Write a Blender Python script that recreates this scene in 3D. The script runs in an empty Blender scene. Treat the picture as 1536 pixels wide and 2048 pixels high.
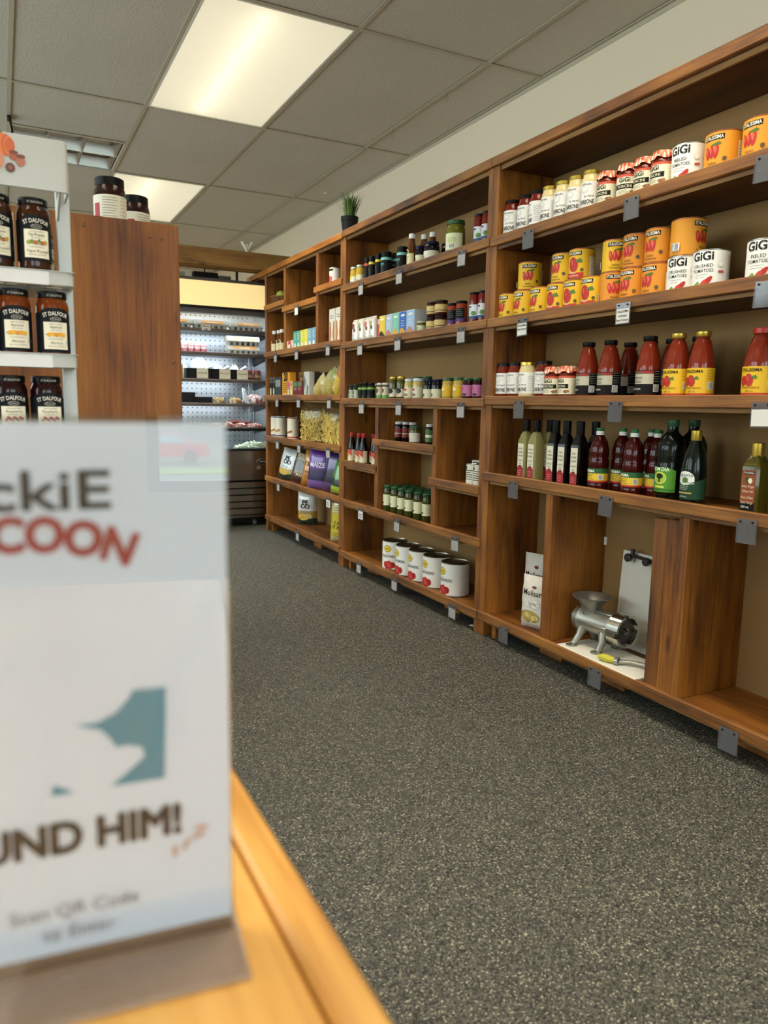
import bpy, bmesh, math, random
from mathutils import Vector, Matrix
random.seed(11)
SC = bpy.context.scene
COL = SC.collection
PI = math.pi
# ------------------------------------------------------------------ camera, world, exposure
CAM_H = 1.02
yaw, pitch, roll, FPX = .4739, -.1434, .0168, 1488.0
F = Vector((math.sin(yaw)*math.cos(pitch), math.cos(yaw)*math.cos(pitch), math.sin(pitch)))
R0 = Vector((math.cos(yaw), -math.sin(yaw), 0)); U0 = R0.cross(F)
R = R0*math.cos(roll)+U0*math.sin(roll); U = U0*math.cos(roll)-R0*math.sin(roll)
cd = bpy.data.cameras.new('camera'); cam = bpy.data.objects.new('camera', cd); COL.objects.link(cam)
cam.matrix_world = Matrix(((R.x, U.x, -F.x, 0), (R.y, U.y, -F.y, 0), (R.z, U.z, -F.z, CAM_H), (0, 0, 0, 1)))
cd.sensor_fit = 'VERTICAL'; cd.sensor_height = 24; cd.sensor_width = 18; cd.lens = FPX/2048*24
cd.clip_start = .02; cd.clip_end = 300
cd.dof.use_dof = True; cd.dof.focus_distance = 2.9; cd.dof.aperture_fstop = 3.2
SC.camera = cam
SC.cycles.max_bounces = 9; SC.cycles.diffuse_bounces = 5; SC.cycles.glossy_bounces = 4; SC.cycles.transmission_bounces = 6; SC.cycles.transparent_max_bounces = 12
SC.view_settings.view_transform = 'Standard'; SC.view_settings.look = 'None'
SC.view_settings.gamma = 1.0; SC.view_settings.use_curve_mapping = False
SC.view_settings.exposure = 0.62
w = bpy.data.worlds.new('sky'); SC.world = w; w.use_nodes = True
nt = w.node_tree; bg = nt.nodes['Background']
bg.inputs[0].default_value = (.88, .95, 1.06, 1); bg.inputs[1].default_value = 4.8          # even overcast sky
LAMP, LAMP_W = .14, 17.0     # ceiling diffuser emission, downward lamp power in each fixture
# ------------------------------------------------------------------ materials
def lin(c):
    if isinstance(c, str): c = [int(c[i:i+2], 16)/255 for i in (0, 2, 4)]
    return tuple(((x/12.92) if x <= .04045 else ((x+.055)/1.055)**2.4) for x in c[:3])+(1,)
MATS = {}
def principled(name):
    m = bpy.data.materials.new(name); m.use_nodes = True
    return m, m.node_tree, m.node_tree.nodes['Principled BSDF']
def mat(col, rough=.5, metal=0, coat=0, var=.06, trans=0, emit=0, ior=1.45, bump=0, bscale=200):
    k = (col, rough, metal, coat, var, trans, emit, ior, bump, bscale)
    if k in MATS: return MATS[k]
    m, t, b = principled('m_'+col); c = lin(col)
    b.inputs['Roughness'].default_value = rough; b.inputs['Metallic'].default_value = metal
    b.inputs['Coat Weight'].default_value = coat; b.inputs['Coat Roughness'].default_value = .06
    b.inputs['Transmission Weight'].default_value = trans; b.inputs['IOR'].default_value = ior
    b.inputs['Base Color'].default_value = c
    if max(c[:3]) < .06 and not metal: b.inputs['Specular IOR Level'].default_value = .18
    elif coat and not metal: b.inputs['Specular IOR Level'].default_value = .3
    if emit:
        b.inputs['Emission Color'].default_value = c; b.inputs['Emission Strength'].default_value = emit
    if var or bump:
        tc = t.nodes.new('ShaderNodeTexCoord'); n = t.nodes.new('ShaderNodeTexNoise')
        n.inputs['Scale'].default_value = bscale if bump else 35; n.inputs['Detail'].default_value = 3
        t.links.new(tc.outputs['Object'], n.inputs['Vector'])
        if var:
            mr = t.nodes.new('ShaderNodeMapRange'); mr.inputs[3].default_value = 1-var; mr.inputs[4].default_value = 1+var
            mx = t.nodes.new('ShaderNodeMix'); mx.data_type = 'RGBA'; mx.blend_type = 'MULTIPLY'; mx.inputs[0].default_value = 1
            mx.inputs[6].default_value = c
            t.links.new(n.outputs[0], mr.inputs[0]); t.links.new(mr.outputs[0], mx.inputs[7]); t.links.new(mx.outputs[2], b.inputs['Base Color'])
        if bump:
            bp = t.nodes.new('ShaderNodeBump'); bp.inputs['Strength'].default_value = bump; bp.inputs['Distance'].default_value = .002
            t.links.new(n.outputs[0], bp.inputs['Height']); t.links.new(bp.outputs[0], b.inputs['Normal'])
    MATS[k] = m; return m
def clear(col='ffffff', gloss=.12, name='clear_plastic', rough=.03, base=.05, haze=0, hz=(.6, .6, .62, 1)):
    k = ('clear', col, gloss, rough, base, haze, hz)
    if k in MATS: return MATS[k]
    m = bpy.data.materials.new(name); m.use_nodes = True; t = m.node_tree; t.nodes.clear()
    o = t.nodes.new('ShaderNodeOutputMaterial'); tr = t.nodes.new('ShaderNodeBsdfTransparent'); tr.inputs[0].default_value = lin(col)
    g = t.nodes.new('ShaderNodeBsdfGlossy'); g.inputs['Roughness'].default_value = rough
    lw = t.nodes.new('ShaderNodeLayerWeight'); lw.inputs[0].default_value = .35
    mr = t.nodes.new('ShaderNodeMapRange'); mr.inputs[3].default_value = base; mr.inputs[4].default_value = base+gloss*3
    mx = t.nodes.new('ShaderNodeMixShader')
    t.links.new(lw.outputs['Fresnel'], mr.inputs[0]); t.links.new(mr.outputs[0], mx.inputs[0])
    t.links.new(tr.outputs[0], mx.inputs[1]); t.links.new(g.outputs[0], mx.inputs[2]); t.links.new(mx.outputs[0], o.inputs[0])
    if haze:
        d = t.nodes.new('ShaderNodeBsdfDiffuse'); d.inputs[0].default_value = hz; m2 = t.nodes.new('ShaderNodeMixShader'); m2.inputs[0].default_value = haze
        t.links.new(mx.outputs[0], m2.inputs[1]); t.links.new(d.outputs[0], m2.inputs[2]); t.links.new(m2.outputs[0], o.inputs[0])
    MATS[k] = m; return m
def wood(axis, dark='3a1c04', mid='74420e', light='a4681e', rough=.55, knots=True, fine=1.0):
    k = ('wood', axis, dark, mid, light, knots, fine, rough)
    if k in MATS: return MATS[k]
    m, t, b = principled('stained_wood_'+axis); N = t.nodes.new; L = t.links.new
    tc = N('ShaderNodeTexCoord'); oi = N('ShaderNodeObjectInfo')
    off = N('ShaderNodeVectorMath'); off.operation = 'MULTIPLY_ADD'; off.inputs[1].default_value = (7.3, 5.1, 9.7)
    L(oi.outputs['Random'], off.inputs[0]); L(tc.outputs['Object'], off.inputs[2])
    def mapped(al, ac):
        mp = N('ShaderNodeMapping'); s = [ac]*3; s['xyz'.index(axis)] = al; mp.inputs['Scale'].default_value = s
        L(off.outputs[0], mp.inputs['Vector']); return mp
    n1 = N('ShaderNodeTexNoise'); n1.inputs['Scale'].default_value = 1; n1.inputs['Detail'].default_value = 5; n1.inputs['Distortion'].default_value = .9
    L(mapped(1.2, 15*fine).outputs[0], n1.inputs['Vector'])
    n2 = N('ShaderNodeTexNoise'); n2.inputs['Scale'].default_value = 1; n2.inputs['Detail'].default_value = 3
    L(mapped(3.2, 7).outputs[0], n2.inputs['Vector'])
    n3 = N('ShaderNodeTexNoise'); n3.inputs['Scale'].default_value = 1; n3.inputs['Detail'].default_value = 2
    L(mapped(6, 130*fine).outputs[0], n3.inputs['Vector'])
    a = N('ShaderNodeMath'); a.operation = 'MULTIPLY_ADD'; a.inputs[1].default_value = .55
    L(n1.outputs[0], a.inputs[0])
    a2 = N('ShaderNodeMath'); a2.operation = 'MULTIPLY'; a2.inputs[1].default_value = .45; L(n2.outputs[0], a2.inputs[0]); L(a2.outputs[0], a.inputs[2])
    a3 = N('ShaderNodeMath'); a3.operation = 'MULTIPLY_ADD'; a3.inputs[1].default_value = .3; L(n3.outputs[0], a3.inputs[0]); L(a.outputs[0], a3.inputs[2])
    rp = N('ShaderNodeValToRGB'); rp.color_ramp.elements[0].position = .45; rp.color_ramp.elements[1].position = .84
    rp.color_ramp.elements[0].color = lin(dark); rp.color_ramp.elements[1].color = lin(light)
    e = rp.color_ramp.elements.new(.6); e.color = lin(mid)
    L(a3.outputs[0], rp.inputs[0]); out = rp.outputs[0]
    if knots:
        v = N('ShaderNodeTexVoronoi'); v.inputs['Scale'].default_value = 1; v.inputs['Randomness'].default_value = 1
        L(mapped(3.1, 7.5).outputs[0], v.inputs['Vector'])
        kr = N('ShaderNodeValToRGB'); kr.color_ramp.elements[0].position = .05; kr.color_ramp.elements[1].position = .13
        kr.color_ramp.elements[0].color = (.22, .16, .12, 1); kr.color_ramp.elements[1].color = (1, 1, 1, 1)
        L(v.outputs['Distance'], kr.inputs[0])
        mx = N('ShaderNodeMix'); mx.data_type = 'RGBA'; mx.blend_type = 'MULTIPLY'; mx.inputs[0].default_value = .8
        L(out, mx.inputs[6]); L(kr.outputs[0], mx.inputs[7]); out = mx.outputs[2]
    L(out, b.inputs['Base Color']); b.inputs['Roughness'].default_value = rough
    bp = N('ShaderNodeBump'); bp.inputs['Strength'].default_value = .15; bp.inputs['Distance'].default_value = .003
    L(n1.outputs[0], bp.inputs['Height']); L(bp.outputs[0], b.inputs['Normal'])
    MATS[k] = m; return m
def mix2(c1, c2, scale=40, rough=.4, coat=0, bump=.5):
    m, t, b = principled('mottled'); N = t.nodes.new; L = t.links.new
    tc = N('ShaderNodeTexCoord'); n = N('ShaderNodeTexNoise'); n.inputs['Scale'].default_value = scale; n.inputs['Detail'].default_value = 3; n.inputs['Distortion'].default_value = .8; L(tc.outputs['Object'], n.inputs['Vector'])
    r = N('ShaderNodeValToRGB'); r.color_ramp.elements[0].position = .42; r.color_ramp.elements[1].position = .58; r.color_ramp.elements[0].color = lin(c1); r.color_ramp.elements[1].color = lin(c2)
    L(n.outputs[0], r.inputs[0]); L(r.outputs[0], b.inputs['Base Color']); b.inputs['Roughness'].default_value = rough; b.inputs['Coat Weight'].default_value = coat
    bp = N('ShaderNodeBump'); bp.inputs['Strength'].default_value = bump; bp.inputs['Distance'].default_value = .006; L(n.outputs[0], bp.inputs['Height']); L(bp.outputs[0], b.inputs['Normal'])
    return m
WY, WZ, WX = wood('y'), wood('z'), wood('x')
WT = wood('y', '2c1706', '4a2a0c', '663f16')       # darker wood for the top boards and the higher shelf boards
PAPER = mat('e9e6df', .7); BLACK = mat('141414', .45); STEEL = mat('a9a69e', .28, 1, var=.03)
# ------------------------------------------------------------------ mesh builder
class MB:
    def __init__(s): s.v, s.f, s.m = [], [], []
    def add(s, vs, fs, m=0):
        o = len(s.v); s.v += [tuple(p) for p in vs]
        for f in fs: s.f.append(tuple(i+o for i in f)); s.m.append(m)
        return s
    def box(s, a, b, m=0, ch=0.0):
        a, b = [min(x, y) for x, y in zip(a, b)], [max(x, y) for x, y in zip(a, b)]
        if ch <= 0:
            vs = [(x, y, z) for x in (a[0], b[0]) for y in (a[1], b[1]) for z in (a[2], b[2])]
            return s.add(vs, [(0, 1, 3, 2), (4, 6, 7, 5), (0, 4, 5, 1), (2, 3, 7, 6), (0, 2, 6, 4), (1, 5, 7, 3)], m)
        vs, idx = [], {}
        for cx in (0, 1):
            for cy in (0, 1):
                for cz in (0, 1):
                    full = [(a, b)[c][i] for i, c in enumerate((cx, cy, cz))]
                    ins = [full[i]+(ch if c == 0 else -ch) for i, c in enumerate((cx, cy, cz))]
                    for ax in range(3):
                        p = list(ins); p[ax] = full[ax]; idx[(cx, cy, cz, ax)] = len(vs); vs.append(p)
        fs = []
        for ax in range(3):
            o = [i for i in range(3) if i != ax]
            for sd in (0, 1):
                q = []
                for (p, r) in ((0, 0), (1, 0), (1, 1), (0, 1)):
                    c = [0]*3; c[ax] = sd; c[o[0]] = p; c[o[1]] = r; q.append(idx[(*c, ax)])
                if (sd == 0) != (ax == 1): q.reverse()
                fs.append(q)
        for ax in range(3):
            o = [i for i in range(3) if i != ax]
            for p in (0, 1):
                for r in (0, 1):
                    c0 = [0]*3; c0[o[0]] = p; c0[o[1]] = r; c1 = list(c0); c1[ax] = 1
                    q = [idx[(*c0, o[0])], idx[(*c1, o[0])], idx[(*c1, o[1])], idx[(*c0, o[1])]]
                    if (p == r) != (ax == 1): q.reverse()
                    fs.append(q)
        for c in [(x, y, z) for x in (0, 1) for y in (0, 1) for z in (0, 1)]:
            q = [idx[(*c, 0)], idx[(*c, 1)], idx[(*c, 2)]]
            if sum(c) % 2 == 1: q.reverse()
            fs.append(q)
        s.add(vs, fs, m); return s
    def lathe(s, prof, seg=20, m=0, c=(0, 0, 0), mp=None, ms=None):
        """prof: (r,z) pairs from bottom to top; mp maps a local point; ms: material per span"""
        vs, fs, rows = [], [], []
        for r, z in prof:
            if r < 1e-6: rows.append([len(vs)]); vs.append((0, 0, z))
            else:
                rows.append(list(range(len(vs), len(vs)+seg)))
                vs += [(r*math.cos(2*PI*i/seg), r*math.sin(2*PI*i/seg), z) for i in range(seg)]
        P = [(x+c[0], y+c[1], z+c[2]) for x, y, z in vs]
        if mp: P = [mp(*p) for p in P]
        o = len(s.v); s.v += [tuple(p) for p in P]
        for k in range(len(rows)-1):
            a, b = rows[k], rows[k+1]; mm = ms[k] if ms else m
            for i in range(seg):
                j = (i+1) % seg
                if len(a) == 1 and len(b) == 1: continue
                if len(a) == 1: q = (a[0], b[j], b[i])
                elif len(b) == 1: q = (a[i], a[j], b[0])
                else: q = (a[i], a[j], b[j], b[i])
                s.f.append(tuple(n+o for n in q)); s.m.append(mm)
        return s
    def tube(s, pts, r, seg=8, m=0, cap=True):
        pts = [Vector(p) for p in pts]; rs = r if isinstance(r, (list, tuple)) else [r]*len(pts)
        o = len(s.v); n = len(pts); up = None
        for i, p in enumerate(pts):
            t = (pts[min(i+1, n-1)]-pts[max(i-1, 0)]).normalized()
            if up is None: up = Vector((0, 0, 1)) if abs(t.z) < .9 else Vector((1, 0, 0))
            a = t.cross(up).normalized(); b = a.cross(t).normalized(); up = b
            for k in range(seg):
                th = 2*PI*k/seg; s.v.append(tuple(p+(a*math.cos(th)+b*math.sin(th))*rs[i]))
        for i in range(n-1):
            for k in range(seg):
                k2 = (k+1) % seg
                s.f.append((o+i*seg+k, o+(i+1)*seg+k, o+(i+1)*seg+k2, o+i*seg+k2)); s.m.append(m)
        if cap:
            s.f.append(tuple(o+k for k in range(seg))); s.m.append(m)
            s.f.append(tuple(o+(n-1)*seg+k for k in reversed(range(seg)))); s.m.append(m)
        return s
    def prism(s, pts, ax, a, b, m=0):
        """2-D polygon extruded along axis ax from a to b (pts in the two other axes, in order)"""
        def P(p, h):
            q = list(p); q.insert(ax, h); return q
        n = len(pts); vs = [P(p, a) for p in pts]+[P(p, b) for p in pts]
        fs = [tuple(range(n))[::-1], tuple(range(n, 2*n))]+[(i, (i+1) % n, n+(i+1) % n, n+i) for i in range(n)]
        return s.add(vs, fs, m)
    def mesh(s, name, mats, smooth=True, fix=True):
        me = bpy.data.meshes.new(name); me.from_pydata(s.v, [], s.f); 
        for x in (mats if isinstance(mats, (list, tuple)) else [mats]): me.materials.append(x)
        me.polygons.foreach_set('material_index', s.m)
        if fix:
            bm = bmesh.new(); bm.from_mesh(me); bmesh.ops.recalc_face_normals(bm, faces=bm.faces); bm.to_mesh(me); bm.free()
        if smooth:
            me.polygons.foreach_set('use_smooth', [True]*len(me.polygons)); me.set_sharp_from_angle(angle=math.radians(38))
        me.update(); return me
def link(name, me, parent=None, loc=None, rz=None):
    o = bpy.data.objects.new(name, me); COL.objects.link(o)
    if parent: o.parent = parent
    if loc is not None: o.location = loc
    if rz is not None: o.rotation_euler = (0, 0, rz)
    return o
def part(name, mb, mats, parent, smooth=True, label=None, kind=None, loc=None):
    o = link(name, mb.mesh(name, mats, smooth), parent, loc)
    if label: o['label'] = label
    if kind: o['kind'] = kind
    return o
def tag(o, label, cat, group=None):
    o['label'] = label; o['category'] = cat
    if group: o['group'] = group
    return o
def thing(name, label, cat, loc=(0, 0, 0), rz=0, group=None):
    return tag(link(name, None, None, loc, rz), label, cat, group)
def struct(name, mb=None, mats=None, smooth=False):
    o = link(name, mb.mesh(name, mats, smooth) if mb else None); o['kind'] = 'structure'; return o
# ------------------------------------------------------------------ lettering and print
TXT = {}; BIGT = ('RACCOON', 'FOUND HIM!')
def text2d(s, bold=0):
    k = (s, bold)
    if k in TXT: return TXT[k]
    cu = bpy.data.curves.new('t', 'FONT'); cu.body = s; cu.size = 1; cu.align_x = 'CENTER'; cu.resolution_u = 2 if len(s) != 4 and s not in BIGT else 6; cu.offset = bold
    ob = bpy.data.objects.new('t', cu); COL.objects.link(ob)
    dg = bpy.context.evaluated_depsgraph_get(); me = bpy.data.meshes.new_from_object(ob.evaluated_get(dg))
    vs = [(v.co.x, v.co.y) for v in me.vertices]; fs = [tuple(p.vertices) for p in me.polygons]
    bpy.data.objects.remove(ob); bpy.data.curves.remove(cu); bpy.data.meshes.remove(me)
    wd = (max(v[0] for v in vs)-min(v[0] for v in vs)) if vs else 1
    TXT[k] = (vs, fs, wd); return TXT[k]
class Print:
    """flat print (panels, lettering, pictures) laid on a surface map fn(s,t,e)"""
    def __init__(s, fn): s.fn = fn; s.mb = MB(); s.mats = []; s.lay = 0
    def _m(s, m):
        m = mat(m, .55, var=0) if isinstance(m, str) else m
        if m not in s.mats: s.mats.append(m)
        return s.mats.index(m)
    def _e(s): s.lay += 1; return .0003+.00016*s.lay
    def rect(s, a, b, c, d, m, n=None):
        e = s._e(); n = n or max(1, int(abs(c-a)/.0045)); vs, fs = [], []
        for i in range(n+1):
            x = a+(c-a)*i/n; vs += [s.fn(x, b, e), s.fn(x, d, e)]
        fs = [(2*i, 2*i+2, 2*i+3, 2*i+1) for i in range(n)]
        s.mb.add(vs, fs, s._m(m)); return s
    def grid(s, a, b, c, d, m, n=6, k=6):
        e = s._e(); vs = [s.fn(a+(c-a)*i/n, b+(d-b)*j/k, e) for i in range(n+1) for j in range(k+1)]
        fs = [(i*(k+1)+j, (i+1)*(k+1)+j, (i+1)*(k+1)+j+1, i*(k+1)+j+1) for i in range(n) for j in range(k)]
        s.mb.add(vs, fs, s._m(m)); return s
    def ell(s, cx, cy, rx, ry, m, n=12, ang=0):
        e = s._e()+.0002; ca, sa = math.cos(ang), math.sin(ang); vs = [s.fn(cx, cy, e)]; K = max(1, int(max(rx, ry)/.006+.5)); n = max(n, 8)
        for q in range(1, K+1):
            for i in range(n):
                x, y = rx*q/K*math.cos(2*PI*i/n), ry*q/K*math.sin(2*PI*i/n); vs.append(s.fn(cx+x*ca-y*sa, cy+x*sa+y*ca, e))
        fs = [(0, i+1, (i+1) % n+1) for i in range(n)]
        for q in range(K-1):
            a, b = 1+q*n, 1+(q+1)*n; fs += [(a+i, b+i, b+(i+1) % n, a+(i+1) % n) for i in range(n)]
        s.mb.add(vs, fs, s._m(m)); return s
    def poly(s, pts, m, step=.006):
        e = s._e()+.0002; mi = s._m(m); xs_ = [q[0] for q in pts]; x0, x1 = min(xs_), max(xs_); n = max(1, int((x1-x0)/step))
        def clip(P, c, sg):
            out = []
            for i in range(len(P)):
                a, b = P[i], P[(i+1) % len(P)]; ia, ib = sg*(a[0]-c) >= 0, sg*(b[0]-c) >= 0
                if ia: out.append(a)
                if ia != ib: t = (c-a[0])/(b[0]-a[0]); out.append((c, a[1]+t*(b[1]-a[1])))
            return out
        for k in range(n):
            P = pts if n == 1 else clip(clip(pts, x0+(x1-x0)*k/n, 1), x0+(x1-x0)*(k+1)/n, -1)
            if len(P) > 2: s.mb.add([s.fn(x, y, e) for x, y in P], [tuple(range(len(P)))], mi)
        return s
    def heavy(s, st, cx, y, size, m, d, **k):
        for dx, dy in ((0, 0), (d, 0), (-d, 0), (0, d), (0, -d), (d*.7, d*.7), (-d*.7, -d*.7), (d*.7, -d*.7), (-d*.7, d*.7)): s.txt(st, cx+dx, y+dy, size, m, **k); s.lay -= .85
        return s
    def txt(s, st, cx, y, size, m='1a1a1a', bold=0, wmax=None, arc=0, ang=0, fit=False):
        vs, fs, wd = text2d(st, bold); sx = size
        if wmax and (fit or wd*size > wmax): sx = wmax/wd
        e = s._e()+.0006; P = []; ca, sa = math.cos(ang), math.sin(ang)
        for x, yy in vs:
            X, Y = x*sx, yy*size
            if arc: th = X/arc; X, Y = (arc+Y)*math.sin(th), (arc+Y)*math.cos(th)-arc
            P.append(s.fn(cx+X*ca-Y*sa, y+X*sa+Y*ca, e))
        s.mb.add(P, fs, s._m(m)); return s
    def lines(s, a, c, y0, y1, n, m='55524c', th=.0012):
        for i in range(n):
            y = y0+(y1-y0)*i/max(1, n-1); s.rect(a, y-th/2, a+(c-a)*random.uniform(.7, 1), y+th/2, m)
        return s
    def bars(s, a, b, c, d, n=7, bgm='f2f2ee'):
        s.rect(a, b, c, d, bgm)
        e = s._e(); x = a+(c-a)*.06
        for i in range(n):
            wdt = (c-a)*random.choice((.05, .08)); 
            s.mb.add([s.fn(x, b+.001, e), s.fn(x+wdt, b+.001, e), s.fn(x+wdt, d-.001, e), s.fn(x, d-.001, e)], [(0, 1, 2, 3)], s._m('1c1c1c')); x += (c-a)*.88/n
        return s
    def mesh(s, name): return s.mb.mesh(name, s.mats, False, False)
def cyl(r): return lambda s, t, e: ((r+e)*math.sin(s/r), -(r+e)*math.cos(s/r), t)
def flat(y): return lambda s, t, e: (s, y-e, t)
KIND = {}      # kind -> (object name, category, [(part, mesh)])
def kind(key, name, cat, parts): KIND[key] = (name, cat, parts)
def put(key, label, x, y, z, turn=0, group=None, rx=0, ry=0, base=-PI/2):
    name, cat, parts = KIND[key]
    t = thing(name, label, cat, (x, y, z), 0, group); t.rotation_euler = (rx, ry, base+turn)
    for pn, me in parts:
        if pn[0] == '>': link(pn[1:], me, lastp)['kind'] = 'stuff'
        else: lastp = link(pn, me, t)
    return t
def M(mb, name, mats, smooth=True): return mb.mesh(name, mats, smooth)
def lidmesh(r, z0, z1, m, seg=20): 
    return M(MB().lathe([(0, z0), (r*.97, z0), (r, z0+.001), (r, z1-.0015), (r-.0015, z1), (r*.82, z1), (r*.8, z1-.0008), (0, z1-.0008)], seg), 'lid', m)
def bodymesh(prof, m, seg=20, name='body'): return M(MB().lathe(prof, seg), name, m)
# ------------------------------------------------------------------ the room shell
XW, XL, YF, YB, ZC = 2.80, -2.909, -2.503, 11.213, 2.84
def floor_mat():
    m, t, b = principled('speckled_floor'); N = t.nodes.new; L = t.links.new
    tc = N('ShaderNodeTexCoord'); v = N('ShaderNodeTexVoronoi'); v.inputs['Scale'].default_value = 330
    v2 = N('ShaderNodeTexVoronoi'); v2.inputs['Scale'].default_value = 210
    L(tc.outputs['Object'], v.inputs['Vector']); L(tc.outputs['Object'], v2.inputs['Vector'])
    s1 = N('ShaderNodeSeparateColor'); L(v.outputs['Color'], s1.inputs[0]); s2 = N('ShaderNodeSeparateColor'); L(v2.outputs['Color'], s2.inputs[0])
    r1 = N('ShaderNodeValToRGB'); r1.color_ramp.interpolation = 'CONSTANT'; E = r1.color_ramp.elements
    E[0].color = lin('17170f'); E[1].position = .2; E[1].color = lin('3a3a32')
    for pos, c in ((.55, '4a4940'), (.78, '5e5c50'), (.93, '948f7c')): e = E.new(pos); e.color = lin(c)
    r2 = N('ShaderNodeValToRGB'); r2.color_ramp.interpolation = 'CONSTANT'; E = r2.color_ramp.elements
    E[0].color = (.25, .25, .24, 1); E[1].position = .1; E[1].color = (1, 1, 1, 1); e = E.new(.93); e.color = (1.5, 1.48, 1.42, 1)
    L(s1.outputs[0], r1.inputs[0]); L(s2.outputs[1], r2.inputs[0])
    n = N('ShaderNodeTexNoise'); n.inputs['Scale'].default_value = 1.6; n.inputs['Detail'].default_value = 4; L(tc.outputs['Object'], n.inputs['Vector'])
    mr = N('ShaderNodeMapRange'); mr.inputs[3].default_value = .86; mr.inputs[4].default_value = 1.14; L(n.outputs[0], mr.inputs[0])
    m1 = N('ShaderNodeMix'); m1.data_type = 'RGBA'; m1.blend_type = 'MULTIPLY'; m1.inputs[0].default_value = 1
    m2 = N('ShaderNodeMix'); m2.data_type = 'RGBA'; m2.blend_type = 'MULTIPLY'; m2.inputs[0].default_value = 1
    L(r1.outputs[0], m1.inputs[6]); L(r2.outputs[0], m1.inputs[7]); L(m1.outputs[2], m2.inputs[6]); L(mr.outputs[0], m2.inputs[7])
    L(m2.outputs[2], b.inputs['Base Color']); b.inputs['Roughness'].default_value = .62
    bp = N('ShaderNodeBump'); bp.inputs['Strength'].default_value = .25; bp.inputs['Distance'].default_value = .002; L(v.outputs['Distance'], bp.inputs['Height']); L(bp.outputs[0], b.inputs['Normal'])
    return m
struct('floor', MB().box((XL, YF, -.08), (XW, YB, 0)), floor_mat())
WALL = mat('e2d3b8', .75, var=.03, bump=.15, bscale=90)
wr = struct('wall_right', MB().box((XW, YF, 0), (XW+.1, YB, ZC+.1)), WALL)
part('wall_seam', MB().box((XW-.0015, 1.93, 1.5), (XW, 1.935, ZC)), mat('b9ae92', .8), wr, False)
LY0, LY1, LZ0, LZ1 = .4, 8.6, .9, 2.55
struct('wall_left', MB().box((XL-.1, YF, 0), (XL, LY0, ZC+.1)).box((XL-.1, LY1, 0), (XL, YB, ZC+.1)).box((XL-.1, LY0, 0), (XL, LY1, LZ0)).box((XL-.1, LY0, LZ1), (XL, LY1, ZC+.1)), WALL)
struct('wall_back', MB().box((XL-.1, YB, 0), (XW+.1, YB+.1, ZC+.1)), WALL)
wf = MB()
WX0, WX1, WZ0, WZ1 = -.1, 2.6, .63, 2.45
wf.box((XL-.1, YF-.12, 0), (-2.5, YF, ZC+.1)).box((-.75, YF-.12, 0), (WX0, YF, ZC+.1)).box((WX1, YF-.12, 0), (XW+.1, YF, ZC+.1))
wf.box((WX0, YF-.12, 0), (WX1, YF, WZ0)).box((WX0, YF-.12, WZ1), (WX1, YF, ZC+.1)).box((-2.5, YF-.12, 0), (-.75, YF, WZ0)).box((-2.5, YF-.12, WZ1), (-.75, YF, ZC+.1))
struct('wall_front', wf, WALL)
ALU = mat('8d8d8a', .4, .8)
for i, (a, b) in enumerate(((WX0, WX1), (-2.5, -.75))):
    wn = struct('window_%d' % (i+1))
    fr = MB(); t = .05
    for q in ((a, WZ0, a+t, WZ1), (b-t, WZ0, b, WZ1), (a+t, WZ0, b-t, WZ0+t), (a+t, WZ1-t, b-t, WZ1)): fr.box((q[0], YF-.08, q[1]), (q[2], YF-.03, q[3]))
    part('window_frame', fr, ALU, wn, False)
    part('pane', MB().box((a+t, YF-.06, WZ0+t), (b-t, YF-.054, WZ1-t)), clear('f4faf7', .1, 'window_glass', .0, .02), wn, False)
    ld = bpy.data.lights.new('window_portal', 'AREA'); ld.shape = 'RECTANGLE'; ld.size = b-a; ld.size_y = WZ1-WZ0; ld.cycles.is_portal = True
    lo = bpy.data.objects.new('window_portal', ld); COL.objects.link(lo); lo.location = ((a+b)/2, YF-.1, (WZ0+WZ1)/2); lo.rotation_euler = (PI/2, 0, PI)
wn = struct('window_3'); fr = MB(); t = .05  # unseen side window, added to spread daylight along the room
for q in ((LY0, LZ0, LY0+t, LZ1), (LY1-t, LZ0, LY1, LZ1), (LY0+t, LZ0, LY1-t, LZ0+t), (LY0+t, LZ1-t, LY1-t, LZ1), (3.1, LZ0+t, 3.15, LZ1-t), (5.85, LZ0+t, 5.9, LZ1-t)): fr.box((XL-.07, q[0], q[1]), (XL-.02, q[2], q[3]))
part('window_frame', fr, ALU, wn, False)
for a, b in ((LY0+t, 3.1), (3.15, 5.85), (5.9, LY1-t)): part('pane', MB().box((XL-.05, a, LZ0+t), (XL-.044, b, LZ1-t)), clear('f4faf7', .1, 'window_glass', .0, .02), wn, False)
ld = bpy.data.lights.new('window_portal', 'AREA'); ld.shape = 'RECTANGLE'; ld.size = LZ1-LZ0; ld.size_y = LY1-LY0; ld.cycles.is_portal = True
lo = bpy.data.objects.new('window_portal', ld); COL.objects.link(lo); lo.location = (XL-.09, (LY0+LY1)/2, (LZ0+LZ1)/2); lo.rotation_euler = (0, -PI/2, 0)
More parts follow.
